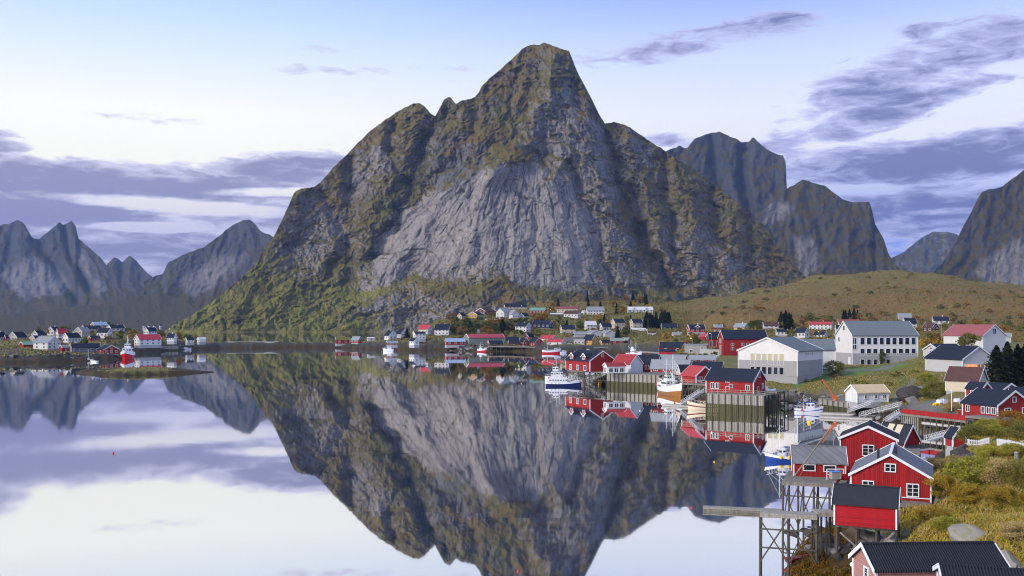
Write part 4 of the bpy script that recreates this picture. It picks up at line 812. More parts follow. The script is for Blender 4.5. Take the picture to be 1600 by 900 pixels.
def build_house(h):
    L, Wd, hw, rs = h['L'], h['W'], h['hw'], h['rise']; near = h.get('near'); yaw = h['yaw']
    rt = thing(h['name'], (h['X'], h['Y'], h['zb']), h['rot'], h['label'], h['cat'], h.get('grp') if h.get('grp') not in ('GF', 'GP', 'GQ') else None)
    wm = 'wall_' + h['wall']; rm = 'roof_' + h['roof']
    a, b = L / 2, Wd / 2
    m = MB(); V_ = [(-a, -b, 0), (a, -b, 0), (a, b, 0), (-a, b, 0), (-a, -b, hw), (a, -b, hw), (a, b, hw), (-a, b, hw), (-a, 0, hw + rs), (a, 0, hw + rs)]
    m.v = V_; m.f = [(0, 1, 5, 4), (2, 3, 7, 6), (1, 2, 6, 9, 5), (3, 0, 4, 8, 7), (0, 3, 2, 1)]; m.m = [0] * 5
    m.obj('wall', wm, rt)
    ext = h.get('ext', 0 if h.get('deck') else 2.5)
    if ext:
        f = MB(); f.box((0, 0, -ext / 2), (L - .08, Wd - .08, ext)); f.obj('foundation', 'plinth_grey', rt)
    if h.get('plinth'):
        f = MB(); f.box((0, 0, h['plinth'] / 2), (L + .16, Wd + .16, h['plinth'])); f.obj('plinth', 'plinth_grey', rt)
    # roof: two slabs
    oe = .24 if near else min(.5, .08 * Wd); og = .25 if near else min(.4, .03 * L + .1); th = .14 if near else .22
    sl = rs / b; r = MB(); nz = sqrt(1 + sl * sl)
    for sg in (-1, 1):
        y0, z0 = sg * (b + oe), hw - oe * sl + .03; y1, z1 = 0, hw + rs + .03
        p = [(-a - og, y0, z0), (a + og, y0, z0), (a + og, y1, z1), (-a - og, y1, z1)]
        if sg > 0: p = [p[1], p[0], p[3], p[2]]
        r.hexa(p + [(q[0], q[1], q[2] + th * nz) for q in p])
    ro = r.obj('roof', rm, rt)
    if near: 
        c = MB(); c.bar((-a - og - .02, 0, hw + rs + th * nz + .03), (a + og + .02, 0, hw + rs + th * nz + .03), .3, .10); c.obj('ridge_cap', rm if h['roof'] != 'slatefg' else 'trim_white', ro)
    # white edges on the gables
    wt = .20 if near else (.28 if h['D'] < 450 else .4)
    tm = 'trim_white'
    if h['D'] < 1000 or h['wall'] in ('brown', 'orange'):
        for sx in (-1, 1):
            t = MB(); x = sx * (a + og + .03)
            for sg in (-1, 1):
                y0, z0 = sg * (b + oe + .04), hw - oe * sl; z1 = hw + rs
                q = [(x - .03, y0, z0 - wt * .25), (x + .03, y0, z0 - wt * .25), (x + .03, 0, z1 - wt * .25), (x - .03, 0, z1 - wt * .25)]
                if sg > 0: q = [q[1], q[0], q[3], q[2]]
                t.hexa(q + [(u[0], u[1], u[2] + wt + th * nz * .7) for u in q])
            t.obj('bargeboard', tm, rt)
    if h['D'] < 470 and h['wall'] in ('red', 'redn', 'redp', 'pink', 'grey', 'cream', 'whitew', 'school', 'gym'):
        cw = .16 if near else .26
        for sx, sy in ((-1, -1), (1, -1), (1 if yaw < 0 else -1, 1)):
            t = MB(); t.box((sx * (a + .012), sy * (b + .012), hw / 2 - .02), (cw, cw, hw - .06)); t.obj('corner_board', tm, rt)
    gx = 'l' if yaw > 0 else 'r'; gsx = -1 if yaw > 0 else 1
    if h.get('yawabs') and yaw < 90: gx, gsx = 'l', -1
    def wput(face, u, v, w, hh, kind=''):
        q = .115 if v * hw < h.get('plinth', 0) else .03
        if face == 's': window(rt, (u * L, -b - q, v * hw), 's', w, hh, kind, near)
        else: window(rt, (gsx * (a + q), -u * Wd if gx == 'l' else u * Wd, v * hw), gx, w, hh, kind, near)
    for wd in h.get('wins', ()): wput(*wd)
    if 'wins' not in h:
        rng = random.Random(len(h['label']) * 7 + int(h['X']))
        for face, (nc, nr), ln in (('s', h['ws'], L), ('g', h['wg'], Wd)):
            if not nc: continue
            ww = min(1.5, ln / nc * .42); 
            for j in range(nr):
                for i in range(nc):
                    hh = min(1.5, hw / nr * .5); v = (j + .56) / nr
                    wput(face, (i + .5) / nc - .5 + (rng.random() - .5) * .02, v, ww, hh)
            if face == 'g' and rs > 1.6 and ln > 4.5: wput('g', 0, 1 + .28 * rs / hw, min(1.0, ww), min(1.0, rs * .35))
    for face, u, w, hh in h.get('doors', ()):
        d = MB(); d.box((0, 0, 0), (w, .08, hh)); d.box((-w / 2 - .06, -.02, 0), (.12, .1, hh), 1); d.box((w / 2 + .06, -.02, 0), (.12, .1, hh), 1); d.box((0, -.02, hh / 2 + .06), (w + .24, .098, .12), 1)
        o = d.obj('door', [wm, 'trim_white'], rt); hd = MB(); hd.ball((w * .36, -.08, -.02), .05); hd.obj('handle', 'metal', o)
        if face == 's': o.location = (u * L, -b - .05, hh / 2 + .03)
        else: o.location = (gsx * (a + (.15 if h.get('plinth') else .05)), -u * Wd if gx == 'l' else u * Wd, hh / 2 + .03); o.rotation_euler = (0, 0, -pi / 2 if gx == 'l' else pi / 2)
    for k in range(h.get('dormers', 0)):
        n = h['dormers']; x = L * ((k + .5) / n - .5); dw = min(L / n * .42, 3.2); zt = hw + rs * .42; yb = -b - .05
        d = MB(); zc = hw - .02; 
        d.v = [(x - dw / 2, yb, zc - .9), (x + dw / 2, yb, zc - .9), (x + dw / 2, yb, zt), (x, yb, zt + dw * .38), (x - dw / 2, yb, zt), (x - dw / 2, -b * .25, zc), (x + dw / 2, -b * .25, zc), (x + dw / 2, -b * .35, zt), (x, 0, zt + dw * .38), (x - dw / 2, -b * .35, zt)]
        d.f = [(0, 1, 2, 3, 4), (1, 6, 7, 2), (5, 0, 4, 9)]; d.m = [0, 0, 0]
        dm = d.obj('dormer', wm, rt)
        q = MB()
        for sg in (-1, 1):
            p = [(x + sg * (dw / 2 + .25), yb - .25, zt - .2), (x, yb - .25, zt + dw * .38), (x, .0, zt + dw * .38), (x + sg * (dw / 2 + .25), -b * .35, zt - .2)]
            if sg < 0: p = p[::-1]
            p = [p[0], p[3], p[2], p[1]] if sg > 0 else [p[0], p[3], p[2], p[1]]
            q.hexa(p + [(u[0], u[1], u[2] + .18) for u in p])
        q.obj('dormer_roof', rm, dm)
        t = MB(); t.bar((x - dw / 2 - .25, yb - .3, zt - .12), (x, yb - .3, zt + dw * .38 + .1), .12, .35); t.bar((x, yb - .304, zt + dw * .38 + .1), (x + dw / 2 + .25, yb - .304, zt - .12), .12, .35); t.obj('dormer_bargeboard', 'trim_white', dm)
        window(dm, (x, yb - .03, zt - .55), 's', dw * .45, 1.1)
    if h.get('strips'):
        for k in (-.18, .12):
            s_ = MB(); y0, y1 = -b * .95, -b * .08; zz = lambda y: hw + rs + y * sl + .03 + th * nz + .02
            p = [(k * L - .55, y0, zz(y0)), (k * L + .55, y0, zz(y0)), (k * L + .55, y1, zz(y1)), (k * L - .55, y1, zz(y1))]
            s_.hexa(p + [(u[0], u[1], u[2] + .03) for u in p]); s_.obj('skylight_strip', 'wall_cream', ro)
    rng = random.Random(int(h['X'] * 13 + h['Y']))
    if h['cat'] == 'house' and h['D'] > 400 and rng.random() < .55:
        c = MB(); c.box((L * .12, 0, hw + rs + .35), (.6, .6, 1.6)); c.box((L * .12, 0, hw + rs + 1.18), (.72, .72, .12)); c.obj('chimney', rng.choice(['plinth_grey', 'wall_white', 'wall_brown']), ro)
    return rt
BUILT = {h['label']: build_house(h) for h in HOUSES}
def hfind(s): return next(h for h in HOUSES if s in h['label'])

# extras on particular buildings
def extras():
    h = hfind('front red cabin'); rt = BUILT[h['label']]; ro = [c for c in rt.children if c.name.startswith('roof')][0]
    L, Wd, hw, rs = h['L'], h['W'], h['hw'], h['rise']; sl = rs / (Wd / 2)
    for x, y, s_, hh, mt in ((-L * .34, Wd * .16, .28, 1.1, 'dark_metal'), (-L * .26, -Wd * .06, .34, .8, 'dark_metal')):
        c = MB(); z = hw + rs - abs(y) * sl; c.box((x, y, z + hh / 2 - .1), (s_, s_, hh + .4)); c.box((x, y, z + hh + .14), (s_ + .1, s_ + .1, .08)); c.obj('chimney', mt, ro)
    d = MB(); d.box((0, -Wd / 2 - .0, .35), (.05, .05, .05)); 
    s_ = MB(); s_.box((-L / 2 - .09, -Wd * .16, .52), (.10, Wd * .66, .10)); s_.obj('handrail', 'trim_white', rt)
    # porch of the cabin behind the tall one
    h = hfind('skylight strips'); rt = BUILT[h['label']]; L, Wd, hw = h['L'], h['W'], h['hw']
    p = MB(); x0 = L / 2; p.hexa([(x0 + .05, -Wd * .5, hw - .55), (x0 + 2.0, -Wd * .5, hw - .95), (x0 + 2.0, Wd * .5, hw - .95), (x0 + .05, Wd * .5, hw - .55), (x0 + .05, -Wd * .5, hw - .4), (x0 + 2.0, -Wd * .5, hw - .8), (x0 + 2.0, Wd * .5, hw - .8), (x0 + .05, Wd * .5, hw - .4)])
    pr = p.obj('porch_roof', 'roof_slatef', rt); e = MB(); e.box((x0 + 2.04, 0, hw - .88), (.06, Wd + .1, .24)); e.obj('fascia', 'trim_white', pr)
    for y in (-.48, .48): q = MB(); q.box((x0 + 1.85, y * Wd, hw / 2 - .5), (.14, .14, hw - 1.0)); q.obj('porch_post', 'trim_red', rt)
    # flag-pole style chimney of the factory
extras()
# ------------------------------------------------------------------ piers, decks, floats, gangways
def pier(label, A, B, depth, z, n_post=(5, 2), bottom=-1.5, cat='pier', name='pier', wet=1.6, skirt=None, rail=None, braces=False, railmat='timber_pale', deckmat='timber', post_w=.3, group=None):
    a, b = at(*A), at(*B); L = (b - a).length; rz = atan2(b.y - a.y, b.x - a.x)
    rt = thing(name, (a.x, a.y, 0), rz, label, cat, group)
    d = MB(); d.box((L / 2, depth / 2, z - .1), (L, depth, .2)); d.box((L / 2, .05, z - .32), (L, .2, .22)); d.obj('deck', deckmat, rt)
    nx, ny = n_post
    xs = [L * i / max(nx - 1, 1) * .98 + .01 * L for i in range(nx)]; ys = [(-.26 if skirt and j == 0 else .15) + (depth - .3) * j / max(ny - 1, 1) for j in range(ny)]
    for j, y in enumerate(ys):
        for x in xs:
            wx = a.x + x * cos(rz) - y * sin(rz); wy = a.y + x * sin(rz) + y * cos(rz)
            g = max(gz(wx, wy), -2.5) - .4 if bottom is None else bottom
            p = MB()
            if g < wet - .3: p.tube((x, y, g), (x, y, wet), post_w / 2, None, 7, 1); p.tube((x, y, wet), (x, y, z - .2), post_w / 2, None, 7, 0)
            else: p.tube((x, y, min(g, z - .6)), (x, y, z - .2), post_w / 2, None, 7, 0)
            p.obj('post', ['post', 'post_wet'], rt)
    if skirt:
        s_ = MB(); k = int(L / .55)
        for i in range(k):
            x = (i + .5) * L / k
            s_.box((x, -.06 - .02 * (i % 2), (z + skirt) / 2 - .1), (L / k - .07, .1, z - skirt - .2), 0)
            s_.box((x, -.058 - .02 * (i % 2), skirt * .5 - .55), (L / k - .09, .098, skirt + 1.0), 1)
        s_.obj('planking', ['timber_pale', 'post_wet'], rt)
    if rail:
        r = MB(); n = max(2, int(L / 1.6))
        for i in range(n + 1): r.box((L * i / n, .12, z + .55), (.09, .09, 1.1))
        for q in (.55, 1.08): r.box((L / 2, .10, z + q), (L, .05, .11))
        r.obj('railing', railmat, rt)
    if braces:
        for i in range(nx - 1):
            q = MB(); z0 = max(bottom if bottom is not None else .5, .3); q.bar((xs[i], .05, z0 + .4), (xs[i + 1], .02, z - .5), .14, .14); q.bar((xs[i], -.06, z - .7), (xs[i + 1], -.08, z0 + .5), .12, .12); q.obj('brace', 'post', rt)
        for i in range(nx):
            q = MB(); q.bar((xs[i] + .1, .1, z0 + .6), (xs[i] + .1, depth - .2, z - .6), .12, .12); q.obj('brace', 'post', rt)
        for zz in (.35, .7): q = MB(); q.bar((xs[0], -.1, z0 + (z - z0) * zz), (xs[-1], -.1, z0 + (z - z0) * zz), .12, .14); q.obj('crossbeam', 'post', rt)
    return rt
zq = zat(583, 384)
pier('weathered plank pier under the white boarded boathouse', (947, 385), (1032, 370), 20, zq, (14, 3), -1.5, skirt=2.2, rail=None)
pier('open timber deck under the long dormered boathouse', (886, 402), (948, 388), 22, zat(580, 395), (8, 3), -1.5, braces=True)
pier('timber deck under the crimson-roofed boathouse', (1066, 308), (1112, 301), 16, zat(599.5, 305), (6, 3), -1.5, rail=True, braces=True)
pier('tall plank-faced quay with white railing under the lone bright red boathouse', (1103, 277), (1195, 268), 18, zat(616, 272), (10, 3), -1.5, skirt=2.4, rail=True, wet=2.2, railmat='timber_pale')
pier('short jetty on dark piles right of the bright red boathouse', (1195, 276), (1214, 274), 9, zat(612, 275), (4, 2), -1.5)
pier('grey plank jetty carrying the orange crane', (1278, 287), (1337, 270), 8, zat(626, 278), (8, 2), -1.5, skirt=1.4, cat='jetty', name='jetty')
pier('old wooden quay in front of the low grey-roofed sheds', (1034, 352), (1066, 342), 12, zat(590, 345), (6, 2), -1.5)
pier('dark quay at the inner harbour below the red waterside warehouse', (985, 742), (1076, 655), 10, 3.2, (12, 2), -1.5, cat='quay', name='quay', deckmat='timber_pale')
pier('quay on piles along the orange boathouse and red sheds', (900, 818), (985, 800), 10, 4.2, (16, 2), -1.5, cat='quay', name='quay', deckmat='timber_pale')
pier('quay on piles below the red boathouses beside the grey warehouse', (762, 842), (850, 818), 9, 4.3, (14, 2), -1.5, cat='quay', name='quay', deckmat='timber_pale')
pier('spindly boat landing beneath the white gabled boathouse', (637, 868), (656, 860), 9, 5.2, (4, 2), -1.5, cat='landing', name='landing')
pier('long beige quay between the white warehouse and the causeway', (251, 862), (279, 872), 12, 4.0, (6, 2), -1.5, skirt=1.2, cat='quay', name='quay')
pier('quay in front of the red boathouse on the islet', (118, 650), (186, 672), 8, 3.0, (10, 2), -1.5, cat='quay', name='quay')
# the red-railed deck on the right
D0 = 219
rd = pier('long deck with red board railing below the right-hand red house', (1408, 232), (1512, 214), 9, zat(651, 224), (12, 3), None, wet=1.8, cat='deck', name='deck')
def gh(px, py, D0=70, D1=700):
    """where the line of sight through that picture row meets the ground"""
    d = np.exp(np.linspace(np.log(D0), np.log(D1), 900)); z = land_h((px - CX) / F * d, d)[0]; k = np.argmax(z > CAMZ - (py - HZ) * d / F)
    return at(px, d[k], z[k])
def board_rail():
    a, b = at(1408, 232), at(1512, 214); L = (b - a).length; z = zat(651, 224)
    r = MB(); r.box((L / 2, -.04, z + .55), (L, .06, 1.0)); r.box((L / 2, -.05, z + 1.1), (L + .1, .14, .06)); r.obj('board_railing', 'wall_redn', rd)
    r = MB(); r.box((L * .72, 8.6, z + .65), (L * .56, .06, 1.2)); r.box((L * .72, 8.6, z + 1.3), (L * .57, .18, .08), 1); r.obj('board_railing', ['wall_redn', 'trim_white'], rd)
    s_ = MB()
    for i in range(9): s_.box((.3 + i * .62, -.02, z / 2 - .2), (.2, .14, z - .6))
    s_.obj('fender_board', 'timber_pale', rd)
board_rail()
pier('deck on posts under the corner-gabled red house', (1508, 212), (1606, 199), 22, zat(654, 205) - .05, (9, 3), None, cat='deck', name='deck')
# foreground platforms
zf = zat(804, 100)
pier('tall open timber platform standing in the water in front of the windowless boathouse', (1187, 101), (1277, 99.4), 1.8, zf, (3, 2), -1.2, cat='platform', name='platform', braces=True, post_w=.26, wet=.7, deckmat='timber_pale')
pier('narrow plank walkway joining the platform to the windowless boathouse', (1277.6, 100.2), (1306.5, 100.2), 2.0, zat(801, 100.2), (3, 2), None, cat='walkway', name='walkway', post_w=.2, deckmat='timber_pale')
pier('large deck on a forest of grey piles under the low slab-roofed cabin', (1222, 118.5), (1322, 116.0), 9, zat(752, 118.5), (5, 2), None, cat='deck', name='deck', post_w=.26, wet=.9, braces=True)
pier('deck behind the slab-roofed cabin under the tall red cabin', (1314, 124), (1402, 122), 12, zat(748, 123) , (6, 2), None, cat='deck', name='deck')
pier('deck under the front red cabin with a dark gap beneath', (1334, 109), (1454, 106), 12, zat(784, 108), (7, 2), None, cat='deck', name='deck')
pier('deck on posts under the windowless boathouse', (1306.5, 99.2), (1402, 96.8), 3.0, zat(825.5, 96.4), (4, 2), None, cat='deck', name='deck', post_w=.26, wet=.5)
pier('deck under the cabin with skylight strips', (1370, 146), (1438, 143.8), 10, zat(709, 142), (6, 3), None, cat='deck', name='deck')
def brace_boathouse():
    rt = thing('timber_props', at(1307, 96.3, 0), 0, 'slanting grey props beneath the windowless boathouse', 'props')
    for u0, u1 in ((.4, 2.2), (5.6, 4.0)):
        q = MB(); q.bar((u0, .1, 4.6), (u1, .1, 3.0), .16, .16); q.obj('prop', 'timber_pale', rt)
brace_boathouse()
def rail_fence(label, pts, z, h=1.0, m='trim_white', solid=None, gap=1.4, cat='railing', name='railing'):
    P = [at(px, D, zz) for (px, D), zz in zip(pts, z)]; o = P[0]; rt = thing(name, o, 0, label, cat)
    for p, q in zip(P[:-1], P[1:]):
        n = max(1, int((q - p).length / gap))
        for i in range(n + 1): w = p.lerp(q, i / n) - o; r = MB(); r.bar(w, w + Vector((0, 0, h)), .09); r.obj('post', m, rt)
    r = MB()
    for p, q in zip(P[:-1], P[1:]):
        if solid: r.bar(p - o + Vector((0, 0, h * .5)), q - o + Vector((0, 0, h * .5)), .04, h * .75)
        else:
            for k in (.5, 1.0): r.bar(p - o + Vector((0, 0, h * k)), q - o + Vector((0, 0, h * k)), .06, .10)
    r.obj('rail', solid or m, rt); return rt
rail_fence('red board railing with white handrail beside the front red cabin', [(1303, 112), (1312, 117), (1337, 117)], [zat(772, 112), zat(752, 117), zat(752, 117)], 1.0, 'trim_white', 'wall_redn')
rail_fence('thin white handrail along the slab-roofed cabin', [(1292, 119), (1318, 119)], [zat(750, 119)] * 2, 1.3, 'trim_white')
def picket(label, pts, h=1.0):
    P = [gh(px, py + 3) for px, py, wd in pts]; o = P[0]; rt = thing('picket_fence', o, 0, label, 'fence'); r = MB(); k = MB()
    for p, q in zip(P[:-1], P[1:]):
        n = max(1, int((q - p).length / .28))
        for i in range(n): w = p.lerp(q, (i + .5) / n) - o; k.bar(w, w + Vector((0, 0, h)), .14, .03)
        for s_ in (.25, .8): r.bar(p - o + Vector((0, .04, h * s_)), q - o + Vector((0, .04, h * s_)), .05, .1)
    k.obj('pickets', 'trim_white', rt); r.obj('rail', 'trim_white', rt)
picket('white picket fence curving below the two rounded bushes', [(1502, 684, 166), (1507, 690, 162), (1514, 695, 158), (1530, 695.5, 156), (1546, 692, 158)])
picket('white picket fence at the right edge beside the small lawn', [(1558, 694, 158), (1577, 698, 156), (1600, 703, 153), (1640, 706, 150)])
picket('low white fence in front of the right-hand lawn edge', [(1575, 690, 178), (1588, 695, 176), (1604, 690, 178)], .5)
def floatdock(label, A, B, w, z=.55, cat='float', name='floating_dock', logs=False):
    a, b = at(*A), at(*B); L = (b - a).length; rt = thing(name, (a.x, a.y, 0), atan2(b.y - a.y, b.x - a.x), label, cat)
    d = MB(); d.box((L / 2, w / 2, z), (L, w, .14)); d.obj('deck', 'timber_pale', rt)
    d = MB()
    for y in ((.15, w * .5, w - .15) if logs else (.2, w - .2)): d.tube((0.02, y, z - .28), (L - .02, y, z - .26), .2 if logs else .3, None, 9)
    d.obj('log' if logs else 'pontoon', 'timber' if logs else 'concrete', rt); return rt
floatdock('long raft of pale logs moored beside the foreground platform', (1098, 131.5), (1226, 129), 1.7, .40, logs=True, name='raft', cat='raft')
floatdock('short floating dock nearest the blue-topped boat', (1280, 268), (1335, 264), 3.0)
floatdock('long narrow floating dock behind the foreground cabins', (1281, 258), (1363, 252), 2.2)
floatdock('floating dock with green weed below the tall plank-faced quay', (1035, 296), (1084, 289), 2.4)
floatdock('tiny float under the gangway by the blue boat', (918, 402), (926, 400), 3)
floatdock('flat slab-like float in front of the red-railed deck', (1440, 226), (1520, 214), 2.4, 2.3)
def gangway(label, p0, p1, w=1.3):
    a, b = Vector(p0), Vector(p1); rt = thing('gangway', a, 0, label, 'gangway'); d = b - a; s_ = Vector((-d.y, d.x, 0)).normalized() * (w / 2)
    f = MB(); f.bar((0, 0, 0), d, w, .12); f.obj('walkway', 'metal', rt)
    for sg in (-1, 1):
        r = MB(); n = max(3, int(d.length / 1.1))
        for i in range(n + 1): q = d * (i / n) + s_ * sg; r.bar(q, q + Vector((0, 0, 1.0)), .06)
        for k in (.5, 1.0): r.bar(s_ * sg + Vector((0, 0, k)), d + s_ * sg + Vector((0, 0, k)), .06)
        for i in range(n): q = d * (i / n) + s_ * sg; r.bar(q + Vector((0, 0, .05)), d * ((i + 1) / n) + s_ * sg + Vector((0, 0, .95)), .04)
        r.obj('railing', 'metal', rt)
gangway('aluminium gangway from the quay down to the blue boat', at(919, 400, .8), at(947, 388, 4.6))
gangway('aluminium gangway left of the cream cabin boat', at(1066, 292, .8), at(1096, 280, 5.2))
gangway('upper aluminium gangway beside the tan-roofed boathouse', at(1325, 266, .8), at(1362, 262, 3.4))
gangway('long aluminium gangway leading up to the gravel track', at(1344, 256, .8), at(1408, 250, 4.0), 1.6)
gangway('short white gangway at the left end of the red-railed deck', at(1384, 240, .7), at(1409, 232, 3.8))
gangway('gangway between the small red gabled shed and the deck', at(1449, 196, 1.6), at(1486, 186, 3.9))
def boulder_proto(seed, mt):
    rng = np.random.RandomState(seed); nu, nv = 12, 8; v = []
    for j in range(nv + 1):
        for k in range(nu):
            t, p = pi * j / nv, 2 * pi * k / nu; v.append((sin(t) * cos(p), sin(t) * sin(p), cos(t)))
    v = np.array(v); 
    for _ in range(9):                                   # flat facets
        n = rng.normal(size=3); n /= np.linalg.norm(n); c = rng.uniform(.45, .8); e = v @ n - c; v -= np.outer(np.clip(e, 0, None), n)
    v *= rng.uniform(.75, 1.15, 3); v += .05 * np.stack([pn(v[:, 0] * 3 + 5 * i, v[:, 1] * 3 + v[:, 2] * 2, seed + i) for i in range(3)], -1)
    f = [(j * nu + k, (j + 1) * nu + k, (j + 1) * nu + (k + 1) % nu, j * nu + (k + 1) % nu) for j in range(nv) for k in range(nu)]
    me = bpy.data.meshes.new('boulder'); me.from_pydata([tuple(q) for q in v], [], f); me.validate(); me.materials.append(MATS[mt]); return me
BP = {mt: [boulder_proto(500 + i, mt) for i in range(5)] for mt in ('rock', 'rock_dark', 'rock_pale', 'rock_moss')}
def boulder(loc, size, mt, label, group, rng, name='boulder'):
    o = bpy.data.objects.new(name, rng.choice(BP[mt])); COL.objects.link(o); o.location = loc; o.rotation_euler = (rng.uniform(-.5, .5), rng.uniform(-.5, .5), rng.uniform(0, 6.3))
    o.scale = size if isinstance(size, tuple) else (size * rng.uniform(.8, 1.2), size * rng.uniform(.8, 1.2), size * rng.uniform(.6, .95)); tag(o, label, 'boulder', group); return o
def boulders():
    rng = random.Random(5)
    def strip(n, px0, D0, px1, D1, spread, s0, s1, mts, label, group, lift=0.1):
        P = []
        for i in range(n):
            t = rng.random(); px = px0 + (px1 - px0) * t; D = D0 + (D1 - D0) * t; P.append(((px - CX) / F * D + rng.uniform(-spread, spread) * .5, D + rng.uniform(-.1, 1) * spread))
        Z = land_h(np.array([p[0] for p in P]), np.array([p[1] for p in P]))[0]
        for (x, y), z in zip(P, Z):
            s_ = rng.uniform(s0, s1); boulder((x, y, max(z, -.3) + lift * s_), s_, rng.choice(mts), label, group, rng)
    strip(80, 1216, 293, 1325, 284, 16, .7, 1.7, ['rock', 'rock', 'rock_pale', 'rock_dark'], 'angular boulder in the riprap bank between the red quay boathouse and the crane jetty', 'riprap boulders')
    strip(40, 1340, 262, 1410, 246, 7, .5, 1.2, ['rock', 'rock_dark'], 'dark boulder on the shore beneath the gangways', 'boulders below the gangways')
    strip(46, 1312, 101, 1408, 97, 6, .35, .95, ['rock', 'rock_dark', 'rock_pale'], 'rounded shore stone beneath the windowless boathouse', 'stones under the boathouse')
    strip(22, 1262, 116, 1340, 118, 5, .5, 1.3, ['rock_dark'], 'dark weedy shore rock below the slab-roofed cabin', 'weedy shore rocks')
    strip(40, 700, 862, 765, 845, 8, 1.2, 2.6, ['rock', 'rock_dark'], 'grey stone in the breakwater below the grey warehouse', 'breakwater stones')
    strip(36, 0, 608, 110, 632, 8, .8, 1.8, ['rock', 'rock_dark'], 'rough stone along the islet shore at the left', 'islet shore stones')
    strip(26, 1420, 246, 1500, 224, 6, .5, 1.1, ['rock_dark', 'rock'], 'dark stone on the shore beneath the red-railed deck', 'stones under the red-railed deck')
    boulder(at(1298, 103.5, 1.2), (1.7, 1.5, 1.3), 'rock_dark', 'big smooth dark boulder left of the windowless boathouse piles', None, rng)
    boulder(at(1282, 108, .9), (1.9, 1.6, 1.5), 'rock_dark', 'large near-black shore boulder under the walkway', None, rng)
    boulder(at(1362, 101, 3.0), (1.9, 1.3, 1.5), 'rock', 'large split grey boulder directly under the windowless boathouse', None, rng)
    boulder(at(1396, 97, 2.7), (1.2, 1.0, .75), 'rock_pale', 'pale boulder right of the piles of the windowless boathouse', None, rng)
    boulder(gh(1520, 846) - Vector((0, 0, .1)), (2.6, 1.6, 1.15), 'rock_moss', 'flat lichen-yellow boulder behind the nearest black roof', None, rng)
    boulder(gh(1580, 893, 62) - Vector((0, 0, .2)), (2.5, 2.0, 2.3), 'rock_moss', 'huge mossy boulder at the right edge near the black roof', None, rng)
    for px, D, s_ in ((1412, 268, 2.6), (1421, 272, 3.4), (1431, 270, 3.0), (1426, 264, 2.0), (1438, 274, 2.4), (1417, 276, 2.6)):
        boulder(at(px, D, gz((px - CX) / F * D, D) + s_ * .35), (s_ * 1.1, s_, s_ * .9), 'rock_dark' if s_ > 2.5 else 'rock', 'craggy dark knob of the outcrop between the gravel track and the green bushes', 'craggy outcrop', rng)
    boulder(at(1232, 298, 1.8), (4.6, 3.2, 2.4), 'rock', 'broad sloping pinkish slab at the left end of the riprap', None, rng)
    boulder(gh(1434, 790, 97), (2.2, 1.3, .75), 'rock_pale', 'flat grey rock beside the front red cabin', None, rng)
    for px, D, py, s_ in ((1496, 172, 699, 1.1), (1503, 168, 704, 1.4), (1508, 166, 712, 1.2), (1515, 160, 715, 1.3)):
        boulder(gh(px, py + 3), (s_ * 1.6, s_, s_), 'rock_dark', 'dark bedrock knob beneath the curved picket fence', 'bedrock knobs', rng)
boulders()
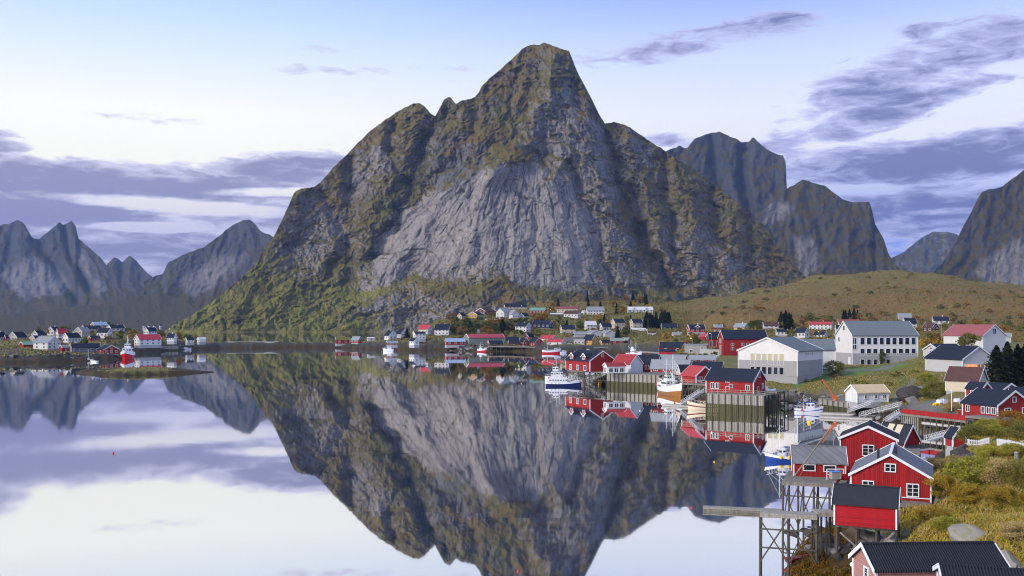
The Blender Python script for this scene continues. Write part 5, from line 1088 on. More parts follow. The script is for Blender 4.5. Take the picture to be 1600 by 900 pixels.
# ------------------------------------------------------------------ boats
def boat(label, px, py, L, head, cols, fb=1.2, house=(), masts=(), cat='fishing boat', name='fishing_boat', grp=None, D=None, rail=True, fenders=(), beam=None, top='paint_white', awning=None):
    D = D or wl(py); rt = thing(name, at(px, D, 0), radians(head), label, cat, grp); B = beam or L * .30; n = 12
    zs = lambda t: fb * (1 + (.75 * ((t - .35) / .65) ** 2 if t > .35 else .15 * ((.35 - t) / .35) ** 2))
    hb = lambda t: B / 2 * (1 - (max(0, t - .5) / .5) ** 2.3 * .97) * (.80 + .20 * min(1, t / .25))
    m = MB(); fr = [(-.5, .05), (0.0, .80), (.46, .93), (.62, .965), (1.0, 1.0)]
    rows = []
    for i in range(n + 1):
        t = i / n; r = []
        for sg in (-1, 1):
            for z, w in fr:
                zz = zs(t) * z; x = (t - .5) * L + (z * .55 * fb * .6 if t > .8 else 0) * (t - .8) / .2
                r.append((x, sg * hb(t) * w, zz))
        rows.append(r)
    m.v = [p for r in rows for p in r]; w_ = 10
    for i in range(n):
        for k in range(4):
            a = i * w_ + k; m.f.append((a, a + w_, a + w_ + 1, a + 1)); m.m.append(k)
            a = i * w_ + 5 + k; m.f.append((a, a + 1, a + w_ + 1, a + w_)); m.m.append(k)
    for k in range(4): m.f.append((k, k + 1, 5 + k + 1, 5 + k)); m.m.append(k)                       # transom
    m.obj('hull', list(cols), rt, True)
    d = MB(); 
    for i in range(n):
        t0, t1 = i / n, (i + 1) / n; 
        d.poly([((t - .5) * L, sg * hb(t) * .97, zs(t) * .78) for t, sg in ((t0, -1), (t1, -1), (t1, 1), (t0, 1))])
    d.obj('deck', 'timber', rt)
    for t0, t1, wf, z0, hh, hm, rm in house:
        x0, x1 = (t0 - .5) * L, (t1 - .5) * L; b = hb((t0 + t1) / 2) * wf; k = MB(); z0 = z0 * fb
        k.hexa([(x0, -b, z0), (x1, -b, z0), (x1, b, z0), (x0, b, z0), (x0 + .05, -b * .92, z0 + hh), (x1 - .1, -b * .92, z0 + hh), (x1 - .1, b * .92, z0 + hh), (x0 + .05, b * .92, z0 + hh)])
        wh = k.obj('wheelhouse', hm, rt)
        g = MB(); nn = max(2, int((x1 - x0) / .9)); zc, zh = z0 + hh * .68, hh * .26
        for sg in (-1, 1):
            for i in range(nn): g.box((x0 + (i + .5) * (x1 - x0) / nn, sg * b * .965, zc), ((x1 - x0) / nn * .62, .1, zh))
        for i in range(3): 
            for xx in (x1 - .06, x0 + .03): g.box((xx, (i - 1) * b * .6, zc), (.1, b * .42, zh))
        g.obj('window_band', 'glass', wh)
        r = MB(); r.box(((x0 + x1) / 2, 0, z0 + hh + .06), (x1 - x0 + .3, b * 2.05, .12)); r.obj('wheelhouse_roof', rm, wh)
    for t, z0, hh, rad in masts:
        x = (t - .5) * L; k = MB(); k.tube((x, 0, z0 * fb), (x, 0, z0 * fb + hh), rad, rad * .5, 7); k.box((x, 0, z0 * fb + hh * .78), (.06, hh * .22, .06)); k.tube((x, 0, z0 * fb + hh * .3), (x - L * .2, 0, z0 * fb + hh * .55), rad * .5, None, 5)
        mo = k.obj('mast', 'paint_white', rt)
        s_ = MB(); s_.tube((x, 0, z0 * fb + hh * .95), (L * .48, 0, zs(1) + .1), .025, None, 4); s_.tube((x, 0, z0 * fb + hh * .95), (-L * .45, 0, zs(0) + .1), .025, None, 4); s_.obj('stay', 'metal', mo)
    if rail:
        r = MB(); ts = [i / 10 for i in range(11)]
        for sg in (-1, 1):
            P = [Vector(((t - .5) * L, sg * hb(t) * .96, zs(t))) for t in ts]
            for p, q in zip(P[:-1], P[1:]): r.tube(p + Vector((0, 0, .75)), q + Vector((0, 0, .75)), .025, None, 4); r.tube(p, p + Vector((0, 0, .75)), .025, None, 4)
        r.obj('railing', 'paint_white', rt)
    for t, sg, fm in fenders:
        f = MB(); f.ball(((t - .5) * L, sg * (hb(t) + .18), zs(t) * .8), .32); f.obj('fender', fm, rt, True)
    if awning:
        t0, t1, z, am = awning; a = MB(); a.box((((t0 + t1) / 2 - .5) * L, 0, z), ((t1 - t0) * L, B * .8, .08)); 
        for t in (t0, t1): 
            for sg in (-1, 1): a.tube(((t - .5) * L, sg * B * .36, fb * .8), ((t - .5) * L, sg * B * .36, z), .03, None, 5)
        a.obj('awning', am, rt)
    return rt
W_ = 'paint_white'
boat('large white fishing boat with blue-roofed wheelhouse moored behind the navy-hulled one', 881, 597.5, 15.5, -4, ('paint_maroon', W_, W_, W_), 2.3, [(.16, .48, .62, .9, 2.4, W_, 'paint_blue'), (.2, .36, .4, 2.0, 1.7, W_, W_)], [(.72, 1.0, 8.5, .14), (.3, 2.6, 4.2, .1)], fenders=[(.9, -1, 'buoy_red'), (.1, -1, 'buoy_red'), (.98, -1, 'buoy_red')])
boat('navy-hulled boat with white cabin moored in front of the large white fishing boat', 880, 603.5, 13.8, -2, ('paint_navy', 'paint_navy', 'paint_navy', W_), 1.5, [(.1, .62, .55, .8, 1.7, W_, W_)], [(.4, 2.0, 4.0, .07)], fenders=[(.15, -1, W_), (.25, -1, W_), (.35, -1, W_), (.97, -1, 'buoy_red')])
boat('wooden fishing boat with varnished brown hull and white bulwarks, bow to the viewer', 1050, 617.5, 17, -78, ('paint_brown', 'paint_brown', W_, W_), 2.7, [(.2, .5, .7, .85, 2.6, W_, W_), (.26, .42, .45, 1.75, 1.9, W_, 'wall_cream')], [(.55, .9, 11.5, .16), (.66, .9, 9.5, .12), (.2, 1.5, 8, .1)], beam=6.0)
boat('white boat with rust-red waterline just behind the varnished wooden one', 1036, 609, 13, -98, ('paint_red', 'paint_cream', W_, W_), 2.2, [(.2, .5, .7, .85, 2.2, W_, W_)], [(.6, .9, 8, .1)], beam=4.6, fenders=[(.6, -1, 'buoy_red')])
boat('cream cabin boat with maroon stripe and red deck awning', 1101, 640.5, 9.2, 176, ('paint_cream', 'paint_cream', 'paint_maroon', 'paint_cream'), 1.5, [(.42, .66, .6, .8, 1.5, 'paint_cream', 'paint_maroon')], [(.14, .9, 7.5, .09), (.2, .9, 4.2, .07)], cat='motor boat', name='motor_boat', awning=(.34, .58, 3.1, 'paint_maroon'), fenders=[(.05, 1, 'paint_orange')])
boat('small blue and white fishing boat tied to the crane jetty', 1263, 645.5, 7.4, -6, (W_, W_, 'paint_blue', W_), 1.15, [(.42, .72, .62, .8, 1.9, W_, 'paint_blue')], [(.34, .9, 4.0, .07), (.58, 2.4, 1.6, .05)], fenders=[(.25, -1, 'buoy_red')])
boat('small blue-bottomed boat with yellow buoys behind the slab-roofed cabin', 1221, 721, 5.4, 176, ('paint_blue', 'paint_blue', 'paint_blue', W_), .95, [(.35, .62, .55, .85, 1.5, W_, W_)], [(.56, .9, 5.6, .07), (.08, .9, 5.2, .05)], awning=(.05, .4, 2.6, 'paint_blue'), fenders=[(.55, 1, 'paint_yellow'), (.3, 1, 'paint_yellow')])
boat('red-hulled trawler with tall white superstructure moored at the islet', 199, 560.5, 15, -80, ('paint_red', 'paint_red', 'paint_red', W_), 3.6, [(.2, .62, .75, .9, 4.0, W_, W_), (.28, .5, .45, 1.95, 3.0, W_, W_)], [(.4, 2.6, 6.5, .3), (.7, 1.0, 7, .15)], cat='trawler', name='trawler', beam=8.8)
boat('dark blue fishing vessel with red buoys below the red-roofed white warehouse', 239, 547.6, 14.5, 172, ('paint_navy', 'paint_navy', 'paint_navy', W_), 2.6, [(.15, .4, .6, .9, 2.6, W_, W_)], [(.6, .9, 8, .15)], fenders=[(.3, 1, 'buoy_red'), (.5, 1, 'buoy_red')])
boat('pale skiff lying off the islet shore beside the small white tender', 147, 566, 6.5, 150, (W_, W_, 'paint_cream', W_), .9, [], [], cat='skiff', name='skiff', rail=False)
boat('small white tender alongside the pale skiff off the islet', 139, 564, 5, 20, (W_, W_, W_, W_), .8, [(.3, .6, .6, .8, 1.2, W_, W_)], [(.45, .8, 7, .08)], cat='skiff', name='skiff', rail=False)
boat('low white motor boat moored beyond the beige islet quay', 291, 546.5, 8.5, 10, (W_, W_, 'paint_blue', W_), 1.0, [(.3, .6, .6, .8, 1.2, W_, W_)], [], cat='motor boat', name='motor_boat')
boat('white cruiser with long cabin moored before the small red boathouse', 607, 549, 9.0, 172, ('paint_brown', W_, W_, W_), 1.7, [(.2, .62, .6, .85, 2.3, W_, W_)], [(.3, 2.2, 3.5, .08)], cat='cruiser', name='motor_boat', fenders=[(.95, 1, 'buoy_red')])
boat('stubby ochre-hulled boat beside the boat landing on piles', 653, 545.5, 5.2, -85, ('paint_brown', 'paint_brown', W_, W_), 1.6, [(.2, .6, .65, .85, 2.4, W_, W_)], [], beam=3.6)
boat('tiny white boat with a tall mast by the breakwater stones', 685.5, 546.5, 5, -80, (W_, W_, W_, W_), 1.4, [(.25, .6, .6, .8, 1.8, W_, W_)], [(.4, 1.8, 8.5, .12)], beam=3.2)
boat('red and white fishing boat at the end of the breakwater', 752.5, 549.8, 7.5, -12, ('paint_red', 'paint_red', W_, W_), 2.1, [(.25, .6, .65, .85, 2.4, W_, W_)], [(.4, 2.0, 4.0, .12)])
boat('bright red fishing boat with white bulwark below the white red-roofed boathouse', 861, 552.5, 14, 4, ('paint_red', 'paint_red', W_, W_), 2.4, [(.68, .86, .6, .9, 1.8, W_, W_)], [(.3, .9, 5, .12)])
boat('small white motor boat at the stern of the bright red fishing boat', 880, 552, 5.2, 10, (W_, W_, W_, W_), 1.1, [(.35, .65, .6, .8, 1.3, W_, W_)], [], cat='motor boat', name='motor_boat')
boat('white cabin cruiser with red hull band in the inner harbour', 922, 554.5, 12, 176, (W_, 'paint_red', 'paint_red', W_), 1.6, [(.25, .7, .6, .9, 1.7, W_, W_), (.55, .72, .5, 1.8, 1.2, W_, W_)], [], cat='cruiser', name='motor_boat')
boat('white fishing vessel with tall lattice masts in the inner harbour', 990, 558, 11, -28, (W_, 'paint_blue', W_, W_), 2.4, [(.3, .6, .65, .9, 3.0, W_, W_), (.36, .52, .4, 2.0, 2.4, W_, W_)], [(.32, 1.0, 10, .2), (.66, 1.0, 8.5, .18)])
boat('small pink-red dinghy at the back of the inner harbour', 1012, 552.5, 4.6, 5, ('buoy_red', 'buoy_red', 'buoy_red', 'buoy_red'), .8, [], [], cat='dinghy', name='dinghy', rail=False, D=765)
def dinghy_up(label, px, py, D, L, head, m):
    rt = boat(label, px, py, L, head, (m, m, m, m), .5, [], [], cat='dinghy', name='dinghy', rail=False, D=D, beam=1.5); rt.location.z = zat(py, D) + .5; rt.rotation_euler[0] = pi
dinghy_up('silvery dinghy lying keel up on the jetty beside the bright red boathouse', 1204, 612, 279, 3.2, 6, W_)
dinghy_up('white dinghy turned over by the yellow heap above the red-railed deck', 1469, 629, 236, 1.6, 30, W_)
dinghy_up('white dinghy turned over left of the corner-gabled house', 1496, 627.5, 236, 1.5, 5, W_)

# ------------------------------------------------------------------ buoys
def buoy(label, px, py, r, m, grp=None, sq=(1, 1, 1)):
    r *= .5
    D = wl(py); rt = thing('buoy', at(px, D, 0), 0, label, 'buoy', grp); b = MB(); b.ball((0, 0, r * .35), r, 0, 12, 8, sq); b.obj('float', m, rt, True)
    t = MB(); t.tube((0, 0, r * 1.2 * sq[2]), (0, 0, r * 1.7 * sq[2]), r * .16, None, 6); t.obj('ring', 'dark_metal', rt)
for a in [('single red buoy alone in the open water at the left', 177, 709, .42, 'buoy_red'), ('pink-red buoy near the bottom edge of the photo', 810, 893, .32, 'buoy_red'), ('red buoy off the end of the log raft', 1081, 794, .34, 'buoy_red'), ('yellow and white buoy right of the raft line in the bay', 1116, 722, .32, 'paint_yellow'),
          ('small white buoy in the bay above the yellow one', 1112, 676, .42, 'paint_white'), ('big yellow buoy in the bay below the blue-topped boat', 1264.5, 661, 1.0, 'paint_yellow'), ('white buoy beside the rocks left of the blue-topped boat', 1229, 650, .42, 'paint_white'), ('little red buoy below the big yellow one', 1286, 669, .3, 'buoy_red'),
          ('red buoy in front of the navy-hulled boat', 891, 643, .34, 'buoy_red'), ('faint white buoy below the white boarded boathouse', 1000, 642, .4, 'paint_white'), ('red buoy off the causeway', 312, 546, .9, 'buoy_red'), ('red buoy off the turf-roofed cabin', 506, 554, .8, 'buoy_red'), ('red buoy left of the white cruiser', 596, 549.5, .9, 'buoy_red'),
          ('white barrel buoy at the plank pier', 977, 602, .6, 'paint_white'), ('white barrel buoy further right at the plank pier', 999, 603, .5, 'paint_white'), ('orange buoy on the weedy float', 1054, 630, .6, 'paint_orange'), ('yellow buoy left of the white boarded pier', 935, 601, .5, 'paint_yellow')]: buoy(*a)

# ------------------------------------------------------------------ poles, lamps, cranes
def pole(label, px, py0, py1, D, m='timber_pale', r=.14, cat='pole', name='utility_pole', arm=False, lamp=False, grp=None):
    x = (px - CX) / F * D; z0 = zat(py0, D); g = gz(x, D); z0 = min(z0, max(g, 0)) if g > -.5 else z0; z1 = zat(py1, D); rt = thing(name, (x, D, z0), 0, label, cat, grp)
    p = MB(); p.tube((0, 0, -.3), (0, 0, z1 - z0), r, r * .7, 7); p.obj('shaft', m, rt)
    if arm: a = MB(); a.box((0, 0, z1 - z0 - .6), (r * 12, r, r)); a.obj('crossarm', m, rt)
    if lamp:
        a = MB(); a.bar((0, 0, z1 - z0), (-.9, -.4, z1 - z0 + .15), .12); a.obj('arm', 'metal', rt)
        l = MB(); l.ball((-1.0, -.5, z1 - z0 + .05), .30 if D > 500 else .2, 0, 8, 6, (1, 1, .6)); l.obj('lamp_head', 'lamp_glow', rt, True)
    return rt
for a in [('left one of two pale lamp posts on the causeway', 442, 536, 523, 972), ('right one of two pale lamp posts on the causeway', 468, 537, 519, 975), ('thin pale post on the causeway left of the barrier', 324, 536, 526, 968), ('thin mast between the white houses and the shore', 593, 533, 519, 960),
          ('pole left of the red-roofed white house', 650, 524, 506, 960), ('tall pale mast on the wooded crest', 889.5, 474, 452, 1240), ('pole beside the hill road bend', 863, 492, 477, 1090), ('pole right of the white balcony house', 949, 495, 476, 1100),
          ('twin-topped mast on the saddle below the mountain', 1085, 476, 457, 1330), ('pole in front of the dark spruces', 1012.5, 514, 497, 960), ('pole behind the red cabin with dormer', 1102, 513, 501, 760), ('pole left of the brown-roofed white house', 1194, 518, 499, 740), ('tall pole beneath the brown hill behind the factory', 1171, 505, 488, 820),
          ('pole between the white houses left of the school', 1236.5, 526, 511, 660), ('pole above the pink-red roof', 1306, 500, 488, 850), ('pole behind the school roof', 1345, 504, 495, 840), ('dark pole on the slope behind the school roof', 1383, 505, 485, 860), ('pole near the dark brown house', 1447, 522, 505, 690), ('white pole left of the old-rose roof', 1471, 548, 505, 440), ('leaning post at the right below the hill', 1553, 512, 505, 560)]:
    pole(*a, arm=a[4] < 900, grp=None)
pole('slim navigation perch on the right tip of the skerry', 322, 586, 526, 492, 'dark_metal', .13, 'perch', 'navigation_perch')
pole('white flagpole on the red-railed deck', 1487, 640, 609, 222, 'paint_white', .09, 'flagpole', 'flagpole')
pole('white post at the left part of the red-railed deck', 1427.5, 672, 644, 229, 'paint_white', .14, 'post', 'post')
pole('thin pale post behind the slab-roofed cabin', 1303, 702, 665, 132, 'timber_pale', .08, 'post', 'post')
pole('yellow mooring post at the foot of the aluminium gangway', 935.5, 610, 592, 396, 'paint_yellow', .2, 'post', 'mooring_post')
for a in [('lit orange street lamp above the islet boathouses', 152, 548, 537, 740), ('lit orange street lamp beside the long cream house on the crest', 816, 484, 478, 1090), ('lit yellow street lamp at the hill road bend', 861.5, 491, 483.5, 1085), ('lit lamp by the cream shed with faded red roof', 850, 538, 531, 860), ('lit orange lamp beside the red gabled house near the factory', 1111.5, 541, 521, 560), ('lit yellow lamp left of the concrete store', 1082, 540, 528.5, 600), ('lit orange lamp at the white bungalow below the pink-red roof', 1281, 528, 518.5, 640), ('lit orange lamp at the far end of the islet', 267, 521, 514, 905)]:
    pole(*a, name='street_lamp', cat='street lamp', lamp=True)
def crane():
    D = 279; z = zat(626, D); o = at(1305, D, z); rt = thing('crane', o, 0, 'orange davit crane with slanting boom on the plank jetty', 'crane'); s = D / F
    b = MB(); b.tube((0, 0, 0), (0, 0, .7), .6, .45, 10); b.box((-.2, 0, .95), (1.0, .8, .9)); b.obj('base', 'paint_orange', rt)
    p = MB(); p.bar((-.3, 0, 1.0), (-20 * s, 0, 33 * s), .26, .30); p.obj('boom', 'paint_orange', rt)
    k = MB(); k.tube((-20 * s, 0, 33 * s), (-20 * s, 0, 29 * s), .03, None, 5); k.box((-20 * s, 0, 29 * s), (.2, .2, .3)); k.obj('hook', 'dark_metal', rt)
crane()
def derrick():
    D = 117.9; a = at(1240.5, D, zat(745, D)); b = at(1300, D, zat(665, D)); rt = thing('derrick', a, 0, 'long slanting wooden derrick with orange tip at the slab-roofed cabin', 'derrick'); d = b - a
    p = MB(); p.tube((0, 0, 0), d * .86, .10, .085, 7); p.obj('spar', 'timber', rt); q = MB(); q.tube(d * .86, d, .085, .06, 7); q.obj('tip', 'paint_orange', rt)
    r = MB(); r.tube(d * .97, Vector(at(1244, D, zat(752, D))) - a, .02, None, 4); r.obj('line', 'rope', rt)
derrick()
# drying racks, barrier, small things
def racks():
    D = 630
    for k, (px, d) in enumerate([(2, 640), (14, 645), (26, 650)]):
        x = (px - CX) / F * d; z = gz(x, d); rt = thing('drying_rack', (x, d, z), .1 * k, 'brown timber fish-drying rack at the left edge', 'drying rack', 'fish-drying racks')
        for j in range(6):
            f = MB(); f.bar((-5 + 2 * j, -2.5, 0), (-5 + 2 * j, 0, 4.6), .22); f.bar((-5 + 2 * j, 2.5, 0), (-5 + 2 * j, .1, 4.6), .22); f.obj('frame', 'timber', rt)
        p = MB()
        for zz, yy in ((1.6, 1.6), (2.6, 1.1), (3.6, .6), (4.6, 0)):
            for sg in (-1, 1): p.bar((-5.5, sg * yy, zz), (5.5, sg * yy, zz), .2)
        p.obj('rails', 'timber', rt)
racks()
def barrier():
    a, b = at(352, 968), at(436, 972); z = 4.6; rt = thing('road_barrier', (a.x, a.y, z), atan2(b.y - a.y, b.x - a.x), 'long pale concrete road barrier on the causeway', 'barrier'); L = (b - a).length
    q = MB(); q.hexa([(0, -.5, -.8), (L, -.5, -.8), (L, .5, -.8), (0, .5, -.8), (2, -.25, 1.1), (L - 2, -.25, 1.1), (L - 2, .25, 1.1), (2, .25, 1.1)]); q.obj('wall', 'concrete', rt)
    r = MB(); r.bar((0, 0, 1.3), (L, 0, 1.3), .14); r.obj('rail', 'metal', rt)
barrier()
def wallrun(label, pts, h, m, cat, name, th=.5):
    P = [at(px, D, zat(py, D)) for px, py, D in pts]; o = P[0]; rt = thing(name, o, 0, label, cat); q = MB()
    for p, r in zip(P[:-1], P[1:]): q.bar(p - o - Vector((0, 0, h * .3)), r - o - Vector((0, 0, h * .3)), th, h * 1.6)
    q.obj('wall', m, rt)
    q = MB()
    for p, r in zip(P[:-1], P[1:]): q.bar(p - o + Vector((0, 0, h * .55)), r - o + Vector((0, 0, h * .55)), th + .15, .18)
    q.obj('coping', m, rt)
wallrun('grey concrete retaining wall left of the factory', [(1093, 552, 572), (1124, 554, 566)], 5, 'concrete', 'wall', 'retaining_wall')
wallrun('long pale stone wall above the grey industrial halls', [(880, 531, 885), (915, 530, 892)], 4, 'stone', 'wall', 'retaining_wall')
wallrun('white garden wall below the large white hillside house', [(755, 499.5, 1025), (795, 500, 1020), (829, 499.5, 1022)], 1.6, 'wall_white', 'wall', 'garden_wall')
wallrun('white garden wall below the houses in the middle of the slope', [(960, 514.5, 955), (1012, 516, 950)], 1.3, 'wall_white', 'wall', 'garden_wall')
def car(label, px, py, D, head, m, L=4.2):
    x = (px - CX) / F * D; rt = thing('parked_car', (x, D, zat(py, D)), radians(head), label, 'car'); w = L * .42
    b = MB(); b.hexa([(-L / 2, -w / 2, .3), (L / 2, -w / 2, .3), (L / 2, w / 2, .3), (-L / 2, w / 2, .3), (-L / 2 + .05, -w / 2, .85), (L / 2 - .1, -w / 2, .8), (L / 2 - .1, w / 2, .8), (-L / 2 + .05, w / 2, .85)]); b.hexa([(-L * .42, -w * .46, .85), (L * .25, -w * .46, .83), (L * .25, w * .46, .83), (-L * .42, w * .46, .85), (-L * .32, -w * .4, 1.42), (L * .08, -w * .4, 1.42), (L * .08, w * .4, 1.42), (-L * .32, w * .4, 1.42)]); b.obj('body', m, rt)
    g = MB(); 
    for sg in (-1, 1): g.hexa([(-L * .36, sg * w * .45 - .02, .92), (L * .19, sg * w * .45 - .02, .92), (L * .19, sg * w * .45 + .02, .92), (-L * .36, sg * w * .45 + .02, .92), (-L * .30, sg * w * .405 - .02, 1.36), (L * .07, sg * w * .405 - .02, 1.36), (L * .07, sg * w * .405 + .02, 1.36), (-L * .30, sg * w * .405 + .02, 1.36)])
    g.obj('side_window', 'glass', rt)
    for sx in (-.3, .3):
        for sg in (-1, 1): t = MB(); t.tube((sx * L, sg * w * .5 - .1, .32), (sx * L, sg * w * .5 + .1, .32), .32, None, 10); t.obj('wheel', 'dark_metal', rt)
car('white car parked at the right corner of the gymnasium', 1288, 578, 352, 20, 'paint_white')
car('red car parked below the cream house with dark blue roof', 886, 526, 908, 10, 'paint_red')
car('blue car parked right of the cream house with dark blue roof', 896, 524.5, 915, 10, 'paint_blue')
car('red car parked left of the red inner-harbour warehouse', 1075, 536, 640, 15, 'paint_red')
car('white car parked on the inner-harbour quay road', 890, 538, 868, 0, 'paint_white')
def smalls():
    D = 238; 
    rt = thing('net_heap', at(1463, D, zat(634, D)), 0, 'bright yellow heap of nets and floats above the red-railed deck', 'heap'); b = MB()
    rng = random.Random(2)
    for k in range(9): b.ball((rng.uniform(-.8, .8), rng.uniform(-.4, .4), rng.uniform(.1, .5)), rng.uniform(.3, .5), 0, 8, 5)
    b.obj('heap', 'paint_yellow', rt)
    rt = thing('booth', at(1476, D, zat(630, D)), .2, 'little white booth with flat grey lid beside the yellow heap', 'booth'); b = MB(); b.box((0, 0, .55), (.9, .8, 1.1)); b.obj('body', 'wall_white', rt); b = MB(); b.box((0, 0, 1.16), (1.1, 1.0, .12)); b.obj('lid', 'roof_grey', rt)
    rt = thing('bench', at(1193, 342, zat(588, 342)), .05, 'red bench against the gymnasium wall', 'bench'); b = MB(); b.box((0, 0, .5), (2.4, .6, .15)); b.obj('seat', 'paint_red', rt); b = MB(); b.box((0, .3, 1.0), (2.4, .1, .7)); b.obj('backrest', 'paint_red', rt)
    for sx in (-1, 1): b = MB(); b.box((sx * 1.0, 0, .21), (.15, .5, .42)); b.obj('leg', 'dark_metal', rt)
    rt = thing('birdhouse', gh(1454, 810), .3, 'small white box on a post in the dry grass of the near bank', 'box'); b = MB(); b.box((0, 0, .1), (.09, .09, 1.4)); b.obj('post', 'timber', rt); b = MB(); b.box((0, 0, .75), (.34, .3, .5)); b.obj('box', 'wall_white', rt); b = MB(); b.box((0, 0, 1.03), (.46, .42, .06)); b.obj('lid', 'roof_grey', rt)
    rt = thing('stone_lantern', gh(1588, 722), 0, 'squat grey stone pillar on the small lawn at the right', 'pillar'); b = MB(); b.tube((0, 0, 0), (0, 0, 1.0), .28, .22, 8); b.obj('shaft', 'stone', rt); b = MB(); b.ball((0, 0, 1.1), .3, 0, 8, 6, (1, 1, .6)); b.obj('cap', 'stone', rt)
    rt = thing('picnic_table', at(1197, 341, zat(589.5, 341)), .1, 'brown wooden table in front of the gymnasium windows', 'table'); b = MB(); b.box((5, 0, .75), (3.2, .9, .1)); b.obj('tabletop', 'timber', rt)
    for sx in (3.7, 6.3): b = MB(); b.box((sx, 0, .35), (.14, .8, .7)); b.obj('leg', 'timber', rt)
    rt = thing('work_boat_wreck', at(1250, 103, .25), .5, 'faded red broken skiff in the weed beneath the platform', 'skiff'); b = MB(); b.hexa([(-1.6, -.4, 0), (1.6, -.1, 0), (1.6, .1, 0), (-1.6, .4, 0), (-1.7, -.6, .45), (1.9, -.1, .6), (1.9, .1, .6), (-1.7, .6, .45)]); b.obj('hull', 'trim_red', rt); b = MB(); b.box((-.4, 0, .5), (.25, 1.0, .06)); b.obj('thwart', 'timber', rt)
    rt = thing('storage_tank', at(1076, 306, zat(598, 306)), 0, 'yellow round tank on the deck of the crimson-roofed boathouse', 'tank'); b = MB(); b.ball((6.2, -.2, .9), .85, 0, 12, 8, (1.1, 1, .9)); b.obj('tank', 'paint_yellow', rt, True); b = MB(); b.box((6.2, -.2, .15), (1.3, 1.0, .3)); b.obj('cradle', 'timber', rt)
    rt = thing('storage_bin', at(1305, 113, zat(748, 113)), .1, 'blue-lidded crate on the deck left of the front red cabin', 'crate'); b = MB(); b.box((0, 0, .4), (1.1, .8, .8)); b.obj('body', 'timber_pale', rt); b = MB(); b.box((0, 0, .83), (1.2, .9, .07)); b.obj('lid', 'tarp', rt)
    rt = thing('outboard_stand', at(1334, 74, zat(895, 74)), 0, 'small pale engine cover on a stand beside the pink gable', 'stand'); b = MB(); b.box((0, 0, .2), (.3, .3, .5)); b.obj('stand', 'paint_green', rt); b = MB(); b.ball((0, 0, .62), .3, 0, 10, 6, (1, .8, .7)); b.obj('cover', 'wall_white', rt, True)
    o = at(1150, 94, .0); rt = thing('boat_rail', o, -.3, 'red-painted rail of a boat at the bottom edge left of the platform', 'rail'); b = MB(); b.bar((0, 0, .55), (2.6, 0, .2), .1); b.obj('rail', 'paint_red', rt)
    for t in (.1, 1.3, 2.5): b = MB(); b.bar((t, 0, -.6), (t, 0, .5 - t * .13), .07); b.obj('post', 'paint_red', rt)
smalls()

# ------------------------------------------------------------------ foliage
def leaf_mat(name, c1, c2, rough=.75):
    m = bpy.data.materials.new(name); m.use_nodes = True; t = NT(m.node_tree); b = m.node_tree.nodes['Principled BSDF']; tc = t.new('ShaderNodeTexCoord'); oi = t.new('ShaderNodeObjectInfo')
    n = t.noise(tc.outputs['Object'], 5.0, 4, .7); f = t.m('ADD', t.sstep(n, .3, .7), t.m('MULTIPLY', t.m('SUBTRACT', oi.outputs['Random'], .5), .7), None, True)
    t.put(b.inputs['Base Color'], t.mix(f, (*c1, 1), (*c2, 1))); b.inputs['Roughness'].default_value = rough; b.inputs['Specular IOR Level'].default_value = .2; MATS[name] = m
    col = b.inputs['Base Color'].links[0].from_socket; tr = t.new('ShaderNodeBsdfTranslucent'); t.put(tr.inputs[0], col); mx = t.new('ShaderNodeMixShader'); mx.inputs[0].default_value = .32
    out = [n for n in m.node_tree.nodes if n.type == 'OUTPUT_MATERIAL'][0]; m.node_tree.links.new(b.outputs[0], mx.inputs[1]); m.node_tree.links.new(tr.outputs[0], mx.inputs[2]); m.node_tree.links.new(mx.outputs[0], out.inputs[0])
LEAF = dict(green=((.06, .095, .02), (.13, .165, .035)), olive=((.145, .142, .03), (.25, .225, .048)), yellow=((.32, .22, .025), (.56, .38, .05)), orange=((.22, .10, .02), (.40, .20, .03)), brown=((.17, .11, .045), (.30, .20, .08)), spruce=((.010, .020, .012), (.028, .046, .022)), straw=((.34, .25, .10), (.60, .45, .20)), lime=((.26, .26, .034), (.48, .43, .055)), kelp=((.10, .05, .008), (.40, .22, .015)), rust=((.21, .105, .03), (.36, .21, .055)))
for k, (a, b) in LEAF.items(): leaf_mat('leaf_' + k, a, b)
def leaf_cloud(cent, size, seed, aspect=.6, up=0.0):
    """one small folded leaf clump (a quad) at every centre, randomly turned"""
    r = np.random.RandomState(seed); n = len(cent); d = r.normal(size=(n, 3)); d[:, 2] = d[:, 2] * (1 - up) + up * 2; d /= np.linalg.norm(d, axis=1, keepdims=True)
    e = r.normal(size=(n, 3)); e -= (e * d).sum(1, keepdims=True) * d; e /= np.linalg.norm(e, axis=1, keepdims=True) + 1e-9
    s = (np.asarray(size) * r.uniform(.6, 1.3, n))[:, None]; a = d * s; b = e * s * aspect
    v = np.stack([cent - a * .5, cent + b * .5, cent + a * .5, cent - b * .5], 1).reshape(-1, 3)
    return v, np.arange(n * 4).reshape(n, 4)
def crown_points(rng, n, clumps, shape=(.36, .36, .34), zc=.62, cr=.13):
    P = []
    for k in range(clumps):
        while True:
            p = rng.uniform(-1, 1, 3)
            if p @ p < 1: break
        p = p / max(np.linalg.norm(p), .01) * np.linalg.norm(p) ** .45
        r = cr * rng.uniform(.6, 1.3); q = rng.normal(size=(n // clumps, 3)); q /= np.linalg.norm(q, axis=1, keepdims=True); q *= (rng.uniform(0, 1, len(q)) ** .4)[:, None]
        P.append(p * np.array(shape) + np.array([0, 0, zc]) + q * r * np.array([1.15, 1.15, .8]))
    return np.concatenate(P)
